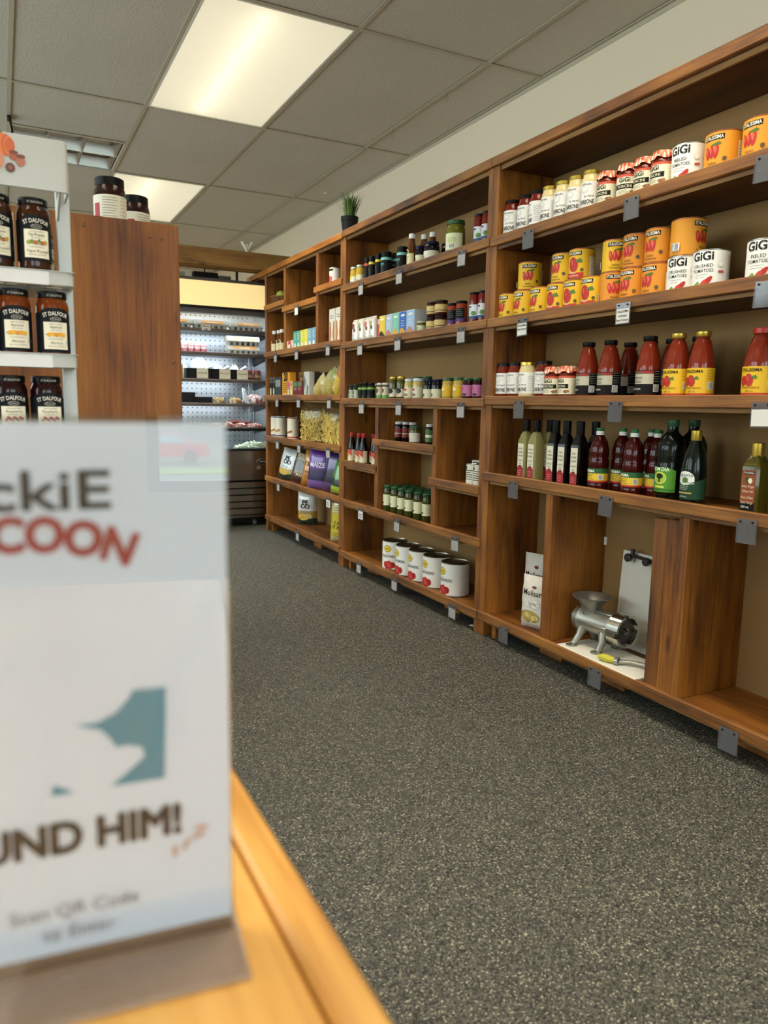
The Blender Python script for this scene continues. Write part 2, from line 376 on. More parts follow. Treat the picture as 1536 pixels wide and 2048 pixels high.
# ceiling: grid rails, tiles, lights
def tile_mat():
    m, t, b = principled('ceiling_tile'); N = t.nodes.new; L = t.links.new
    tc = N('ShaderNodeTexCoord'); n = N('ShaderNodeTexNoise'); n.inputs['Scale'].default_value = 70; n.inputs['Detail'].default_value = 2; n.inputs['Distortion'].default_value = 1.2
    L(tc.outputs['Object'], n.inputs['Vector']); bp = N('ShaderNodeBump'); bp.inputs['Strength'].default_value = .35; bp.inputs['Distance'].default_value = .006
    L(n.outputs[0], bp.inputs['Height']); L(bp.outputs[0], b.inputs['Normal'])
    n2 = N('ShaderNodeTexNoise'); n2.inputs['Scale'].default_value = 1.5; L(tc.outputs['Object'], n2.inputs['Vector'])
    rp = N('ShaderNodeValToRGB'); rp.color_ramp.elements[0].color = lin('beb6a6'); rp.color_ramp.elements[1].color = lin('cac2b3'); L(n2.outputs[0], rp.inputs[0]); L(rp.outputs[0], b.inputs['Base Color']); b.inputs['Roughness'].default_value = .9
    return m
TILE = tile_mat(); RAIL = mat('b5ac94', .6, var=.03)
ceil = struct('ceiling', MB().box((XL, YF, ZC+.12), (XW, YB, ZC+.2)), mat('b8ae98', .9))
GX = [.139+.762*i for i in range(-4, 4)]+[XW]; GY = [3.593+1.524*j for j in range(-4, 6)]
LIGHTS = [(c, j) for c in (5, 2) for j in (0, 2, 4, 6, 8)]          # column index, row index
rw = .012
for x in GX[1:-1]: part('grid_rail', MB().box((x-rw, YF, ZC), (x+rw, YB, ZC+.004)).box((x-.002, YF, ZC+.004), (x+.002, YB, ZC+.03)), RAIL, ceil, False)
for y in GY[1:-1]: part('grid_rail', MB().box((XL, y-rw, ZC-.0006), (XW, y+rw, ZC+.0035)), RAIL, ceil, False)
YH = 5.89
part('grid_rail', MB().box((GX[4]+rw, YH-rw, ZC-.0006), (GX[5]-rw, YH+rw, ZC+.0035)), RAIL, ceil, False)
part('wall_angle', MB().box((XW-.022, YF, ZC-.001), (XW, YB, ZC+.003)).box((XW-.003, YF, ZC-.022), (XW, YB, ZC)), RAIL, ceil, False)
tm = {}
for c in range(len(GX)-1):
    for j in range(len(GY)-1):
        if (c, j) in LIGHTS: continue
        y1 = YH if (c, j) == (4, 5) else GY[j+1]
        wx, wy = GX[c+1]-GX[c]-.016, y1-GY[j]-.016; k = (round(wx, 3), round(wy, 3))
        if k not in tm: tm[k] = MB().box((-wx/2, -wy/2, 0), (wx/2, wy/2, .015), 0, .003).mesh('ceiling_tile', TILE, False)
        link('ceiling_tile', tm[k], ceil, ((GX[c]+GX[c+1])/2+random.uniform(-.002, .002), (GY[j]+y1)/2, ZC+.005+random.uniform(0, .002)))
def diffuser():
    m = bpy.data.materials.new('light_diffuser'); m.use_nodes = True; t = m.node_tree; t.nodes.clear(); N = t.nodes.new; L = t.links.new
    o = N('ShaderNodeOutputMaterial'); e = N('ShaderNodeEmission'); e.inputs[0].default_value = (1, .93, .76, 1); e.inputs[1].default_value = LAMP
    tr = N('ShaderNodeBsdfTranslucent'); tr.inputs[0].default_value = (.9, .9, .86, 1); a = N('ShaderNodeAddShader')
    L(e.outputs[0], a.inputs[0]); L(tr.outputs[0], a.inputs[1]); L(a.outputs[0], o.inputs[0]); return m
DIFF = diffuser(); TUBE = mat('fff1d8', .5, var=0, emit=1.15); WHITE = mat('e8e4d8', .5)
WORD = ['first', 'second', 'third', 'fourth', 'fifth', 'sixth', 'seventh', 'eighth', 'ninth', 'tenth', 'eleventh', 'twelfth', 'thirteenth']
lmesh = {}
for c, j in LIGHTS:
    x0, x1, y0, y1 = GX[c]+rw, GX[c+1]-rw, GY[j], GY[j+1]; y0 += rw; y1 -= rw; cx, cy = (x0+x1)/2, (y0+y1)/2; a, b = (x1-x0)/2, (y1-y0)/2
    lab = {(5, 4): 'large lit rectangular ceiling light with frosted panel nearest the front', (5, 6): 'lit ceiling light farther back above the dark lidded jars'}.get((c, j), 'ceiling light panel out of view, %s row %s column' % (WORD[j], WORD[c]))
    t = thing('ceiling_light', lab, 'light', (cx, cy, ZC), 0, 'fluorescent ceiling lights')
    if not lmesh:
        h = MB(); h.box((-a, -b, .1), (a, b, .104)).box((-a, -b, .004), (-a+.004, b, .1)).box((a-.004, -b, .004), (a, b, .1)).box((-a, -b, .004), (a, -b+.004, .1)).box((-a, b-.004, .004), (a, b, .1))
        fr = MB()
        for q in ((-a, -b, a, -b+.012), (-a, b-.012, a, b), (-a, -b, -a+.012, b), (a-.012, -b, a, b)): fr.box((q[0], q[1], -.001), (q[2], q[3], .006))
        lmesh['housing'] = h.mesh('housing', WHITE, False); lmesh['frame'] = fr.mesh('frame', WHITE, False)
        lmesh['diffuser'] = MB().box((-a+.01, -b+.01, .003), (a-.01, b-.01, .0055)).mesh('diffuser', DIFF, False)
        lmesh['tube'] = MB().tube([(-.06, -b+.06, .055), (-.06, b-.06, .055)], .016, 10).mesh('tube', TUBE)
    for k in lmesh: link(k, lmesh[k], t)
    ld = bpy.data.lights.new('lamp_light', 'AREA'); ld.shape = 'RECTANGLE'; ld.size = 2*a-.03; ld.size_y = 2*b-.03; ld.energy = LAMP_W; ld.color = (1, .9, .74); ld.spread = math.radians(118)
    link('lamp_light', ld, t, (0, 0, -.002))
# parabolic louvre fixture (unlit)
CH = mat('b8b6b0', .2, 1, var=.02)
lx0, lx1, ly0, ly1 = GX[4]+rw, GX[5]-rw, YH+rw, GY[6]-rw
t = thing('louvre_fixture', 'unlit ceiling fixture with chrome parabolic louvres behind the jam rack', 'light', ((lx0+lx1)/2, (ly0+ly1)/2, ZC))
a, b = (lx1-lx0)/2, (ly1-ly0)/2
part('housing', MB().box((-a, -b, .11), (a, b, .115)).box((-a, -b, 0), (-a+.006, b, .11)).box((a-.006, -b, 0), (a, b, .11)).box((-a, -b, 0), (a, -b+.006, .11)).box((-a, b-.006, 0), (a, b, .11)), mat('dad8d2', .35, .3), t, False)
for i in range(4):
    x = -a+.02+(2*a-.04)*i/3; part('louvre_blade', MB().prism([(x-.02, .085), (x-.012, .04), (x-.004, .006), (x, 0), (x+.004, .006), (x+.012, .04), (x+.02, .085)], 1, -b+.008, b-.008), CH, t)
for i in range(3):
    y = -b+.02+(2*b-.04)*i/2; part('louvre_blade', MB().prism([(y-.02, .08), (y-.01, .04), (y-.003, .006), (y+.003, .006), (y+.01, .04), (y+.02, .08)], 0, -a+.008, a-.008), CH, t)
# wire hooks and a black clip hanging from the rails, a bracket by the beam
WIRE = mat('8a8472', .35, .9)
for (x, y, lb) in ((2.425, 4.01, 'bent wire hook hanging from the ceiling rail nearer the front'), (2.425, 4.69, 'bent wire hook hanging from the ceiling rail farther back')):
    pts = [(x, y, ZC), (x, y, ZC-.012), (x+.004, y-.012, ZC-.035), (x+.002, y+.004, ZC-.055), (x-.004, y+.016, ZC-.038), (x-.002, y+.004, ZC-.016)]
    tag(link('wire_hook', MB().tube(pts, .0013, 6).mesh('wire_hook', WIRE)), lb, 'hook', 'wire ceiling hooks')
t = thing('ceiling_clip', 'small black plastic clip on the ceiling rail above the jam rack', 'clip', (.143, 5.75, ZC))
part('jaw', MB().box((-.012, -.05, -.012), (.012, .05, -.001), 0, .003), BLACK, t); part('arm', MB().tube([(0, -.04, -.01), (.01, 0, -.05), (.02, .03, -.1)], .006, 6), BLACK, t); part('ring', MB().lathe([(.004, -.004), (.012, -.004), (.012, .004), (.004, .004)], 10, 0, (.022, .035, -.11)), BLACK, t)
t = thing('ceiling_sensor', 'tiny white button stuck to the ceiling tile near the plant', 'button', (2.633, 6.35, ZC+.005))
part('base', MB().lathe([(0, -.008), (.012, -.007), (.02, -.003), (.02, 0), (0, 0)], 12), WHITE, t); part('centre', MB().lathe([(0, -.011), (.005, -.0105), (.006, -.007), (0, -.006)], 8), BLACK, t)
# ------------------------------------------------------------------ shelving units along the right wall
XS, XP, XB = 1.8628, 1.875, 2.16
MDF = mat('8d6c3e', .8, var=.05, bump=.12, bscale=300); RAWW = wood('y', '8a6a3c', 'a9854c', 'c29d62', knots=False)
STR = wood('y', '38200c', '744618', 'a06a2a', .55); STRO = wood('y', '5c3008', '925412', 'ba7826', .5)
EDGE = wood('y', '4a2c10', '7d5526', 'a07438', .6, False)
def unit(label, y0, y1, levels, zt, ytop=None):
    """levels: [(z, ya, yb)] strip top heights; ya/yb limit a cell shelf"""
    t = thing('shelving_unit', label, 'shelf', (XS, (y0+y1)/2, 0), 0, 'stained wooden shelving units'); oy = (y0+y1)/2
    def P(n, mb, m, **k): 
        mb.v = [(x-XS, y-oy, z) for x, y, z in mb.v]; return part(n, mb, m, t, False, **k)
    for ya in (y0, y1-.038): P('side_panel', MB().box((XP, ya, 0), (XB, ya+.038, zt-.038), 0, .002), WZ)
    P('back_panel', MB().box((XB, y0, .06), (XB+.008, y1, zt)), MDF)
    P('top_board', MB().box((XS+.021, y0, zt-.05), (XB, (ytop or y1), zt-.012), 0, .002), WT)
    P('front_strip', MB().box((XS, y0, zt-.038), (XS+.02, (ytop or y1), zt), 0, .003), STRO if ytop else STR)
    P('top_edge', MB().box((XS+.0205, y0+.04, zt-.056), (XS+.03, y1-.04, zt-.0385)), EDGE)
    for z, ya, yb in levels:
        full = ya is None; a, b = (y0+.038, y1-.038) if full else (ya+.02, yb-.02)
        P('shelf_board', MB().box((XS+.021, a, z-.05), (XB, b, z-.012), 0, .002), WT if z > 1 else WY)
        P('front_strip', MB().box((XS, (y0+.004 if full else ya), z-.038), (XS+.02, (y1-.004 if full else yb), z), 0, .003), STRO if (not full and y1 > 5) else STR)
        P('shelf_edge', MB().box((XS+.0205, a, z-.0515), (XS+.026, b, z-.0385)), EDGE)
    return t, P
zA = lambda z: round(z+1.02, 4)
uC, PC = unit('nearest wooden shelving unit holding tomato cans, sauces and the meat grinder', 1.16, 2.705, [(zA(v), None, None) for v in (.70, .368, .044, -.283, -.908)], 2.04)
uB, PB = unit('middle wooden shelving unit with large white pepper cans at its bottom', 2.705, 4.25, [(zA(v), None, None) for v in (.705, .369, .035, -.585, -.912)]+[(zA(-.342), 3.753, 4.213), (zA(-.192), 3.124, 3.795), (zA(-.351), 2.73, 3.163)], 2.04)
uA, PA = unit('farthest wooden shelving unit with chip bags, next to the refrigerated case', 4.25, 5.75, [(zA(v), None, None) for v in (.39, .058, -.258, -.579, -.893)]+[(zA(.744), 5.29, 5.745), (zA(.692), 4.653, 5.324), (zA(.752), 4.255, 4.70)], 2.035, 6.12)
def divider(P, y, z0, z1, x1=XB): P('divider', MB().box((XP, y, z0), (x1, y+.038, z1), 0, .002), WZ)
divider(PC, 2.237, .1, zA(-.333)); divider(PC, 1.591, .1, zA(-.333))
P_ = MB().box((XP+.002, 1.629, .1), (XP+.04, 1.676, zA(-.345)), 0, .003); PC('filler_plank', P_, WZ)
P_ = MB().box((XP+.006, 1.678, .1), (XP+.044, 1.734, zA(-.35)), 0, .003); PC('filler_plank', P_, wood('z', '3c1e06', '6a3d12', '8a5a22'))
divider(PB, 3.747, zA(-.597), zA(-.015)); divider(PB, 3.113, zA(-.597), zA(-.015))
divider(PA, 5.278, zA(.378), 1.985); divider(PA, 4.649, zA(.378), 1.985)
for P, ys in ((PC, (2.24, 1.9, 1.3)), (PB, (3.0, 3.9)), (PA, (4.8,))):
    for y in ys: P('foot', MB().box((XP+.09, y, 0), (XP+.13, y+.14, .06), 0, .003), WY)
for P, y in ((PC, 2.6), (PB, 4.14), (PA, 5.64)): P('foot', MB().box((XP+.02, y+.0, 0), (XP+.06, y+.028, .06), 0, .003), WY)
part('pale_end', MB().box((0, 6.121-5.0, 1.998), (.02, 6.2-5.0, 2.033)), RAWW, uA, False)
part('outlet_plate', MB().box((.29, 2.225-1.9325, .472), (.2975, 2.285-1.9325, .505), 0, .001), WHITE, uC, False)
# beam over the aisle
t = thing('ceiling_beam', 'rough dark wooden beam spanning the aisle above the refrigerated case', 'beam', (.6, 5.87, 2.04))
part('face_board', MB().box((-1.8, -.02, .006), (1.62, .018, .138), 0, .003), wood('x', '452606', '7a5320', '9a7434', .6, True, 1.4), t, False)
part('lower_board', MB().box((-1.8, .019, 0), (1.62, .11, .04), 0, .003), wood('x', '5a3508', '8a5c22', 'a87a38', .6), t, False)
t = thing('plastic_bracket', 'small white V-shaped bracket standing on the dark wooden beam', 'bracket', (1.77, 5.87, 2.178))
part('arm', MB().box((-.004, -.015, 0), (.004, .015, .06)), WHITE, t, False); part('arm', MB().prism([(-.045, .075), (-.035, .08), (.004, .01), (-.004, .01)], 1, -.015, .015), WHITE, t, False); part('arm', MB().prism([(.045, .075), (.035, .08), (-.004, .01), (.004, .01)], 1, -.015, .015), WHITE, t, False)
# ------------------------------------------------------------------ product kinds
GOLD = mat('c9ac4a', .3, .85, var=.03); TIN = mat('b9b6ac', .3, 1, var=.04); BLK = mat('0f0d0b', .35)
def glassy(c, rough=.15): return mat(c, rough, coat=.3, var=.15)
def jarprof(r, h, neck=.82, sh=.76, foot=.93):
    return [(0, 0), (r*foot*.9, 0), (r*foot, .002), (r, .009), (r, h*.6), (r*.985, h*sh-.006), (r*.93, h*sh+.006), (r*neck, h*.86), (r*neck*.97, h*.9), (r*neck*.97, h*.95)]
def jar(key, name, cat, r, h, content, lidm, lab, neck=.84, sh=.76, lidh=.12, lidr=.92):
    p = Print(cyl(r)); lab(p, r, h)
    kind(key, name, cat, [('body', bodymesh(jarprof(r, h, neck, sh), content)), ('lid', lidmesh(r*lidr, h*(1-lidh), h, lidm)), ('label', p.mesh('label'))])
# tall sauce jars (white label, big black word)
def lab_carb(word):
    def f(p, r, h):
        a = r*2.2
        p.rect(-a, .022, a, h*.72, 'e9e5dc'); p.txt('CARBONE', 0, .031, .021, '161616', .02, .058)
        p.txt('by hand', .01, .054, .011, '3a3a3a'); p.ell(-.006, .08, .016, .012, 'd5d2cc'); p.ell(-.006, .081, .011, .008, 'e9e5dc')
        p.txt(word, 0, .094, .012, '4a4a4a', 0, .05); p.lines(-.02, .02, .027, .027, 1, '9a958c')
        p.lines(.034, .062, .034, .09, 9, '8e8a82'); p.lines(-.064, -.036, .034, .09, 9, '8e8a82')
    return f
jar('carb', 'sauce_jar', 'jar', .036, .15, glassy('6e1c0c'), BLK, lab_carb('Marinara'), lidh=.09, lidr=.86)
jar('alf', 'sauce_jar', 'jar', .035, .148, glassy('d9c58e'), GOLD, lab_carb('Alfredo'), lidh=.09, lidr=.86)
# porcini sauce jar with gingham cloth cap
def gingham():
    m, t, b = principled('gingham_cloth'); N = t.nodes.new; L = t.links.new
    tc = N('ShaderNodeTexCoord'); ch = []
    sp = N('ShaderNodeSeparateXYZ'); L(tc.outputs['Object'], sp.inputs[0])
    for i in (0, 1):
        f = N('ShaderNodeMath'); f.operation = 'MULTIPLY'; f.inputs[1].default_value = 75; L(sp.outputs[i], f.inputs[0])
        g = N('ShaderNodeMath'); g.operation = 'FRACT'; L(f.outputs[0], g.inputs[0])
        q = N('ShaderNodeMath'); q.operation = 'GREATER_THAN'; q.inputs[1].default_value = .5; L(g.outputs[0], q.inputs[0]); ch.append(q)
    s = N('ShaderNodeMath'); s.operation = 'ADD'; L(ch[0].outputs[0], s.inputs[0]); L(ch[1].outputs[0], s.inputs[1])
    d = N('ShaderNodeMath'); d.operation = 'DIVIDE'; d.inputs[1].default_value = 2; L(s.outputs[0], d.inputs[0])
    r = N('ShaderNodeValToRGB'); r.color_ramp.interpolation = 'CONSTANT'
    r.color_ramp.elements[0].color = lin('f0dcc4'); r.color_ramp.elements[1].position = .75; r.color_ramp.elements[1].color = lin('c23a22')
    e = r.color_ramp.elements.new(.3); e.color = lin('e08a66')
    L(d.outputs[0], r.inputs[0]); L(r.outputs[0], b.inputs['Base Color']); b.inputs['Roughness'].default_value = .8
    return m
GING = gingham()
def cloth_cap(r, z, drop=.022, n=28):
    mb = MB(); rows = [(r*.35, z+.002), (r*.75, z+.0018), (r*.9, z-.001), (r*.95, z-.01), (r*1.05, z-drop)]
    vs = [(0, 0, z+.003)]; fs = []
    for k, (rr, zz) in enumerate(rows):
        for i in range(n):
            a = 2*PI*i/n; wv = 1+(.07 if k == 4 else .02 if k == 3 else 0)*math.sin(9*a)
            vs.append((rr*wv*math.cos(a), rr*wv*math.sin(a), zz+(.004*math.sin(5*a+1) if k == 4 else 0)))
    fs += [(0, 1+i, 1+(i+1) % n) for i in range(n)]
    for k in range(4):
        for i in range(n):
            j = (i+1) % n; a, b = 1+k*n, 1+(k+1)*n; fs.append((a+i, b+i, b+j, a+j))
    return M(mb.add(vs, fs), 'cloth_cap', GING)
p = Print(cyl(.036)); r = .036
p.rect(-.08, .018, .08, .082, 'e6dfbf'); p.rect(-.08, .078, .08, .086, 'c9543a'); p.rect(-.036, .04, .036, .056, '1f1c17')
p.txt('PORCINI', 0, .0435, .0125, 'ded6b4', .01, .05); p.txt('GiGi', 0, .062, .02, '1d1d1a', .02); p.lines(-.022, .022, .026, .035, 3, '6b6555')
p.ell(.026, .028, .008, .006, '8a5a3c'); p.ell(.034, .03, .006, .005, 'a06a48'); p.lines(.05, .075, .026, .07, 7, '8a8470')
kind('gigi', 'sauce_jar', 'jar', [('body', bodymesh(jarprof(.036, .12, .8, .74), glassy('641c0c'))), ('lid', lidmesh(.031, .108, .12, GOLD)), ('cloth_cap', cloth_cap(.036, .122)), ('label', p.mesh('label'))])
# tomato cans
def can(key, r, h, bg, deco, rim=TIN):
    p = Print(cyl(r)); p.rect(-PI*r*.999, .005, PI*r*.999, h-.005, bg, 60); deco(p, r, h)
    mb = MB().lathe([(0, .002), (r*.93, .002), (r*.94, 0), (r, .0015), (r, .004), (r*.985, .005), (r*.985, h-.005), (r, h-.004), (r, h-.0015), (r*.96, h), (r*.94, h-.004), (r*.7, h-.0045), (r*.66, h-.0035), (0, h-.0035)], 60)
    kind(key, 'food_can', 'can', [('body', M(mb, 'body', rim)), ('label', p.mesh('label'))])
def tom(p, cx, cy, s, m='b8261a', leaf=True):
    for dx, a in ((-1.0, .18), (0, 0), (1.0, -.18)):
        p.ell(cx+dx*s*.74, cy-abs(dx)*s*.08, s*.37, s, m, 10, a); p.ell(cx+dx*s*.74-s*.1, cy+s*.15, s*.12, s*.5, 'd86a58', 8, a)
    if leaf: p.poly([(cx-s*.2, cy+s), (cx+s*1.1, cy+s*1.35), (cx+s*1.5, cy+s*1.05), (cx+s*.7, cy+s*.8)], '4e6a22')
def plum(p, cx, cy, s):
    p.ell(cx, cy, s*.8, s*1.15, 'b5261a', 12, .2); p.ell(cx-s*.25, cy+s*.3, s*.15, s*.45, 'd85a45', 8); p.poly([(cx+s*.3, cy+s*.6), (cx+s*1.2, cy+s*.9), (cx+s*1.5, cy+s*.3), (cx+s*.8, cy+s*.2)], '55762a')
def deco_it(y2=None, style=0):
    def f(p, r, h):
        for off in (0, PI*r):
            p.rect(off-.031, h*.77, off+.031, h*.9, '1b1712'); p.txt('ITALISSIMA', off, h*.795, .0145, 'efe7cf', .015, .056)
            if style == 0: tom(p, off-.004, h*.5, .019)
            else: plum(p, off, h*.48, .024); p.rect(off-.04, .006, off+.04, h*.22, 'c0311e')
            c = 'f1e2c0' if style else '3a2410'
            p.txt('Italian', off, h*.19, .011, c, 0); p.txt('Tomatoes', off, h*.1, .011, c, 0)
            p.ell(off+.034, h*.3, .006, .006, '5a4a2a')
        q = PI*r/2; p.rect(q-.014, h*.12, q+.02, h*.72, 'e9e0c6'); p.lines(q-.011, q+.016, h*.18, h*.66, 8, '6a614c'); p.bars(-q-.014, h*.15, -q+.014, h*.35)
    return f
RIMR = mat('a9623c', .35, .6)
can('ycan', .047, .112, 'e2b21c', deco_it(), RIMR)
can('ycan2', .047, .112, 'e2b21c', deco_it(style=1), RIMR)
can('ocan', .047, .112, 'd98a1e', deco_it(), RIMR)
can('obig', .053, .116, 'dd9422', deco_it(), RIMR)
def deco_gg(word):
    def f(p, r, h):
        p.txt('GiGi', -.002, h*.73, .034, '20201e', .03); p.txt(word, 0, h*.55, .0135, '2c2c2a', .005, .06); p.txt('TOMATOES', 0, h*.43, .0135, '2c2c2a', .005, .062)
        p.lines(-.022, .018, h*.31, h*.37, 2, '8a8578'); p.ell(.012, h*.17, .008, .024, 'b3261c', 12, -.75); p.ell(.002, h*.12, .007, .018, 'c23a2c', 12, -.6)
        p.poly([(-.03, h*.1), (-.012, h*.22), (-.006, h*.16), (-.016, h*.06)], '6f9a3a'); p.rect(-.04, .006, .06, h*.1, '27324a'); p.rect(-.014, .006, .016, h*.09, 'b3261c')
        p.ell(.05, h*.62, .009, .009, 'cfcabc'); p.ell(.05, h*.62, .0075, .0075, 'ece9e0'); p.rect(.044, h*.4, .06, h*.46, 'b5453c'); p.lines(.075, .11, h*.12, h*.85, 13, '6d6a62')
    return f
can('wcan', .052, .117, 'ece9e0', deco_gg('PEELED')); can('wcan2', .052, .117, 'ece9e0', deco_gg('CRUSHED'))
# passata bottles
def bprof(r, h, nr=.02, sh=.5): return [(0, 0), (r*.9, 0), (r, .006), (r, h*sh), (r*.97, h*(sh+.05)), (r*.8, h*(sh+.22)), (nr*1.25, h*(sh+.36)), (nr, h*.9), (nr, h*.95)]
def lab_pas(p, r, h):
    a = r*2.4; p.rect(-a, .016, a, h*.46, '14120f'); p.rect(-a*.5, h*.24, a*.5, h*.4, 'b9b39c'); p.rect(-a*.55, h*.4, a*.5, h*.45, '8f2a20')
    p.poly([(-.04, h*.4), (-.03, h*.45), (.0, h*.43), (.02, h*.4)], '4a5a2c'); p.txt('POMODORO', -.008, h*.32, .0105, '1c1a14', 0, .042); p.txt('BASILICO', -.008, h*.26, .0105, '1c1a14', 0, .036)
    p.bars(.048, .024, .07, .048); p.lines(.05, .08, h*.28, h*.44, 5, 'a8a398'); p.txt('TOSCANA', -.01, .03, .009, 'd8d4c6', 0, .04)
def bottle(key, name, r, h, content, lidm, lab, nr=.019, lidr=.023, lidh=.016, sh=.5, prof=None):
    p = Print(cyl(r)); lab(p, r, h)
    kind(key, name, 'bottle', [('body', bodymesh(prof or bprof(r, h, nr, sh), content)), ('cap', lidmesh(lidr, h-lidh, h, lidm)), ('label', p.mesh('label'))])
SAUCE = glassy('742410')
bottle('pas', 'passata_bottle', .04, .205, SAUCE, BLK, lab_pas)
def lab_yp(p, r, h):
    a = r*2.2; p.rect(-a, .012, a, h*.46, 'e3b61d'); p.rect(-a, .012, a, .018, 'c0331f')
    p.txt('ITALISSIMA', 0, h*.39, .0125, '2a1c0c', .02, .06); plum(p, -.004, h*.27, .016); p.ell(-.022, h*.26, .012, .014, 'b5261a'); p.txt('Pomodoro', 0, h*.15, .012, '7a2a12'); p.txt('680 mL', .0, h*.1, .008, '4a3010')
    p.bars(.046, .03, .066, .052); p.lines(.042, .07, h*.3, h*.42, 4, '7a6420')
bottle('ypas', 'passata_bottle', .04, .205, SAUCE, GOLD, lab_yp)
bottle('rpas', 'passata_bottle', .046, .2, SAUCE, mat('b0231c', .35), lab_yp, nr=.022, lidr=.027)
# square vinegar bottles
def sqbottle(key, name, w, h, content, capm, lab, sh=.62, nr=.012, lidh=.2):
    mb = MB(); c = w*.72; n = 8
    def ring(s, z):
        k = s*.78; return [(-k, -s, z), (k, -s, z), (s, -k, z), (s, k, z), (k, s, z), (-k, s, z), (-s, k, z), (-s, -k, z)]
    rows = [ring(w*.94, 0), ring(w, .005), ring(w, h*sh), ring(w*.9, h*(sh+.04)), ring(nr*1.4, h*(sh+.13)), ring(nr, h*(sh+.17)), ring(nr, h*.93)]
    vs = [v for q in rows for v in q]; fs = [tuple(range(7, -1, -1)), tuple(range(48, 56))]
    for k in range(6):
        for i in range(8): fs.append((k*8+i, k*8+(i+1) % 8, k*8+8+(i+1) % 8, k*8+8+i))
    mb.add(vs, fs); p = Print(flat(-w)); lab(p, w, h)
    kind(key, name, 'bottle', [('body', M(mb, 'body', content)), ('cap', M(MB().lathe([(0, h*(1-lidh)), (nr*1.25, h*(1-lidh)), (nr*1.3, h*(1-lidh)+.004), (nr*1.3, h-.002), (nr*1.15, h), (0, h)], 14), 'cap', capm)), ('label', p.mesh('label'))])
def lab_vin(a, b):
    def f(p, w, h):
        p.rect(-w*.72, .012, w*.72, h*.6, 'd8d2ba'); p.rect(-w*.72, .012, w*.72, .05, '9c1f26'); p.ell(0, .05, w*.5, .01, '9c1f26')
        for i, t in enumerate((a, 'WINE', 'VINEGAR')): p.txt(t, 0, h*.5-i*.014, .0105, '4a463a', 0, w*1.1)
        for i, t in enumerate(('VINAIGRE DE', 'VIN', b)): p.txt(t, 0, h*.31-i*.013, .0095, '4a463a', 0, w*1.1)
        p.lines(-w*.4, w*.4, .02, .036, 3, 'd8b0a8')
    return f
sqbottle('vin', 'vinegar_bottle', .0255, .245, clear('e6dc98', .1, 'yellow_glass', .06, .04, .42, (.5, .46, .2, 1)), BLK, lab_vin('WHITE', 'BLANC'))
sqbottle('vinr', 'vinegar_bottle', .0255, .245, mat('0d0706', .2, coat=.3), BLK, lab_vin('RED', 'ROUGE'))
def lab_oil(p, w, h):
    p.rect(-w*.8, .012, w*.8, .035, '120d0a'); p.rect(-w*.8, .035, w*.8, h*.62, '8a4620'); p.rect(-w*.62, h*.56, w*.62, h*.605, '1c120c'); p.txt('ITALISSIMA', 0, h*.57, .008, 'e6dcc8', .01, w*1.15)
    p.ell(-.004, h*.48, .007, .011, '3d4a24', 10, .3); p.ell(.006, h*.475, .007, .008, 'e6d9bb')
    for i, t in enumerate(('Extra Virgin', 'Olive Oil', "Huile d'Olive", 'Extra Vierge')): p.txt(t, 0, h*.38-i*.014-(.004 if i > 1 else 0), .0095, 'ecd9bd', 0, w*1.3)
    p.txt('250 mL', -.004, .019, .009, 'e6e2da', .01)
sqbottle('oil', 'oil_bottle', .029, .205, mat('4a4210', .18, coat=.4), GOLD, lab_oil, sh=.66, nr=.014, lidh=.2)
# sunflower-style bottles of red vinegar
def lab_ferma(p, r, h):
    a = r*2.3; p.rect(-a, .03, a, .078, 'ddb92c'); p.rect(-a, .062, a, .08, '1f5a30'); p.rect(-a, .03, a, .036, 'b02a22'); p.txt('FERMA', -.004, .0655, .0135, 'f0eee0', .02, .044)
    p.ell(-.026, .071, .005, .005, 'd8542a'); p.lines(-.024, .018, .041, .057, 4, '4a3c10'); p.bars(.03, .04, .046, .058)
r = .037; h = .225
prof = [(0, 0), (r*.8, 0), (r*.95, .004), (r, .014), (r, .026), (r*.95, .029), (r*.95, .082), (r, .086), (r*.96, .094), (r, .102), (r*.95, .11), (r*.9, .118), (r*.95, .13), (r*.93, .15), (r*.75, .178), (r*.42, .196), (.0125, .202), (.0125, .21)]
p = Print(cyl(r*.96)); lab_ferma(p, r, h)
mb = MB().lathe([(0, .2), (.0145, .2), (.0145, .212), (.0135, .213), (.0135, .2135)], 16).lathe([(.0135, .2135), (.0138, .214), (.0138, .224), (.012, .2255), (0, .2255)], 16, 1)
kind('ferma', 'vinegar_bottle', 'bottle', [('body', bodymesh(prof, mat('3a0806', .18, coat=.4, var=.1))), ('cap', M(mb, 'cap', [mat('e6e6e0', .4), mat('2d6a36', .4)])), ('label', p.mesh('label'))])
# big dark olive-oil bottles
DKG = mat('08100a', .2, coat=.3)
def lab_bom(p, r, h):
    p.poly([(-.05, .03), (.05, .03), (.052, .1), (.03, .108), (-.03, .108), (-.052, .1)], '4d8f22'); p.rect(-.052, .03, .052, .1, '4d8f22'); p.rect(-.052, .034, .052, .04, '2f6a1c')
    p.txt('BOM DIA', 0, .098, .017, 'e9f0d0', .02, .062); p.ell(0, .075, .024, .02, 'd9cf5a', 16); p.ell(0, .075, .021, .017, '9dbb3c', 16); p.ell(0, .081, .013, .009, '1d2c12'); p.rect(-.003, .062, .003, .078, '2a2412'); p.rect(-.018, .043, .018, .05, 'c8d048')
r, h = .046, .262
prof = [(0, 0), (r*.92, 0), (r, .006), (r, .12), (r*.97, .128), (r, .136), (r*.97, .15), (r*1.0, .165), (r*.95, .185), (r*.75, .205), (r*.45, .22), (.017, .228), (.017, .245)]
p = Print(cyl(r)); lab_bom(p, r, h)
kind('bom', 'oil_bottle', 'bottle', [('body', bodymesh(prof, DKG)), ('cap', lidmesh(.019, .24, h, mat('1f4a2c', .4))), ('label', p.mesh('label'))])
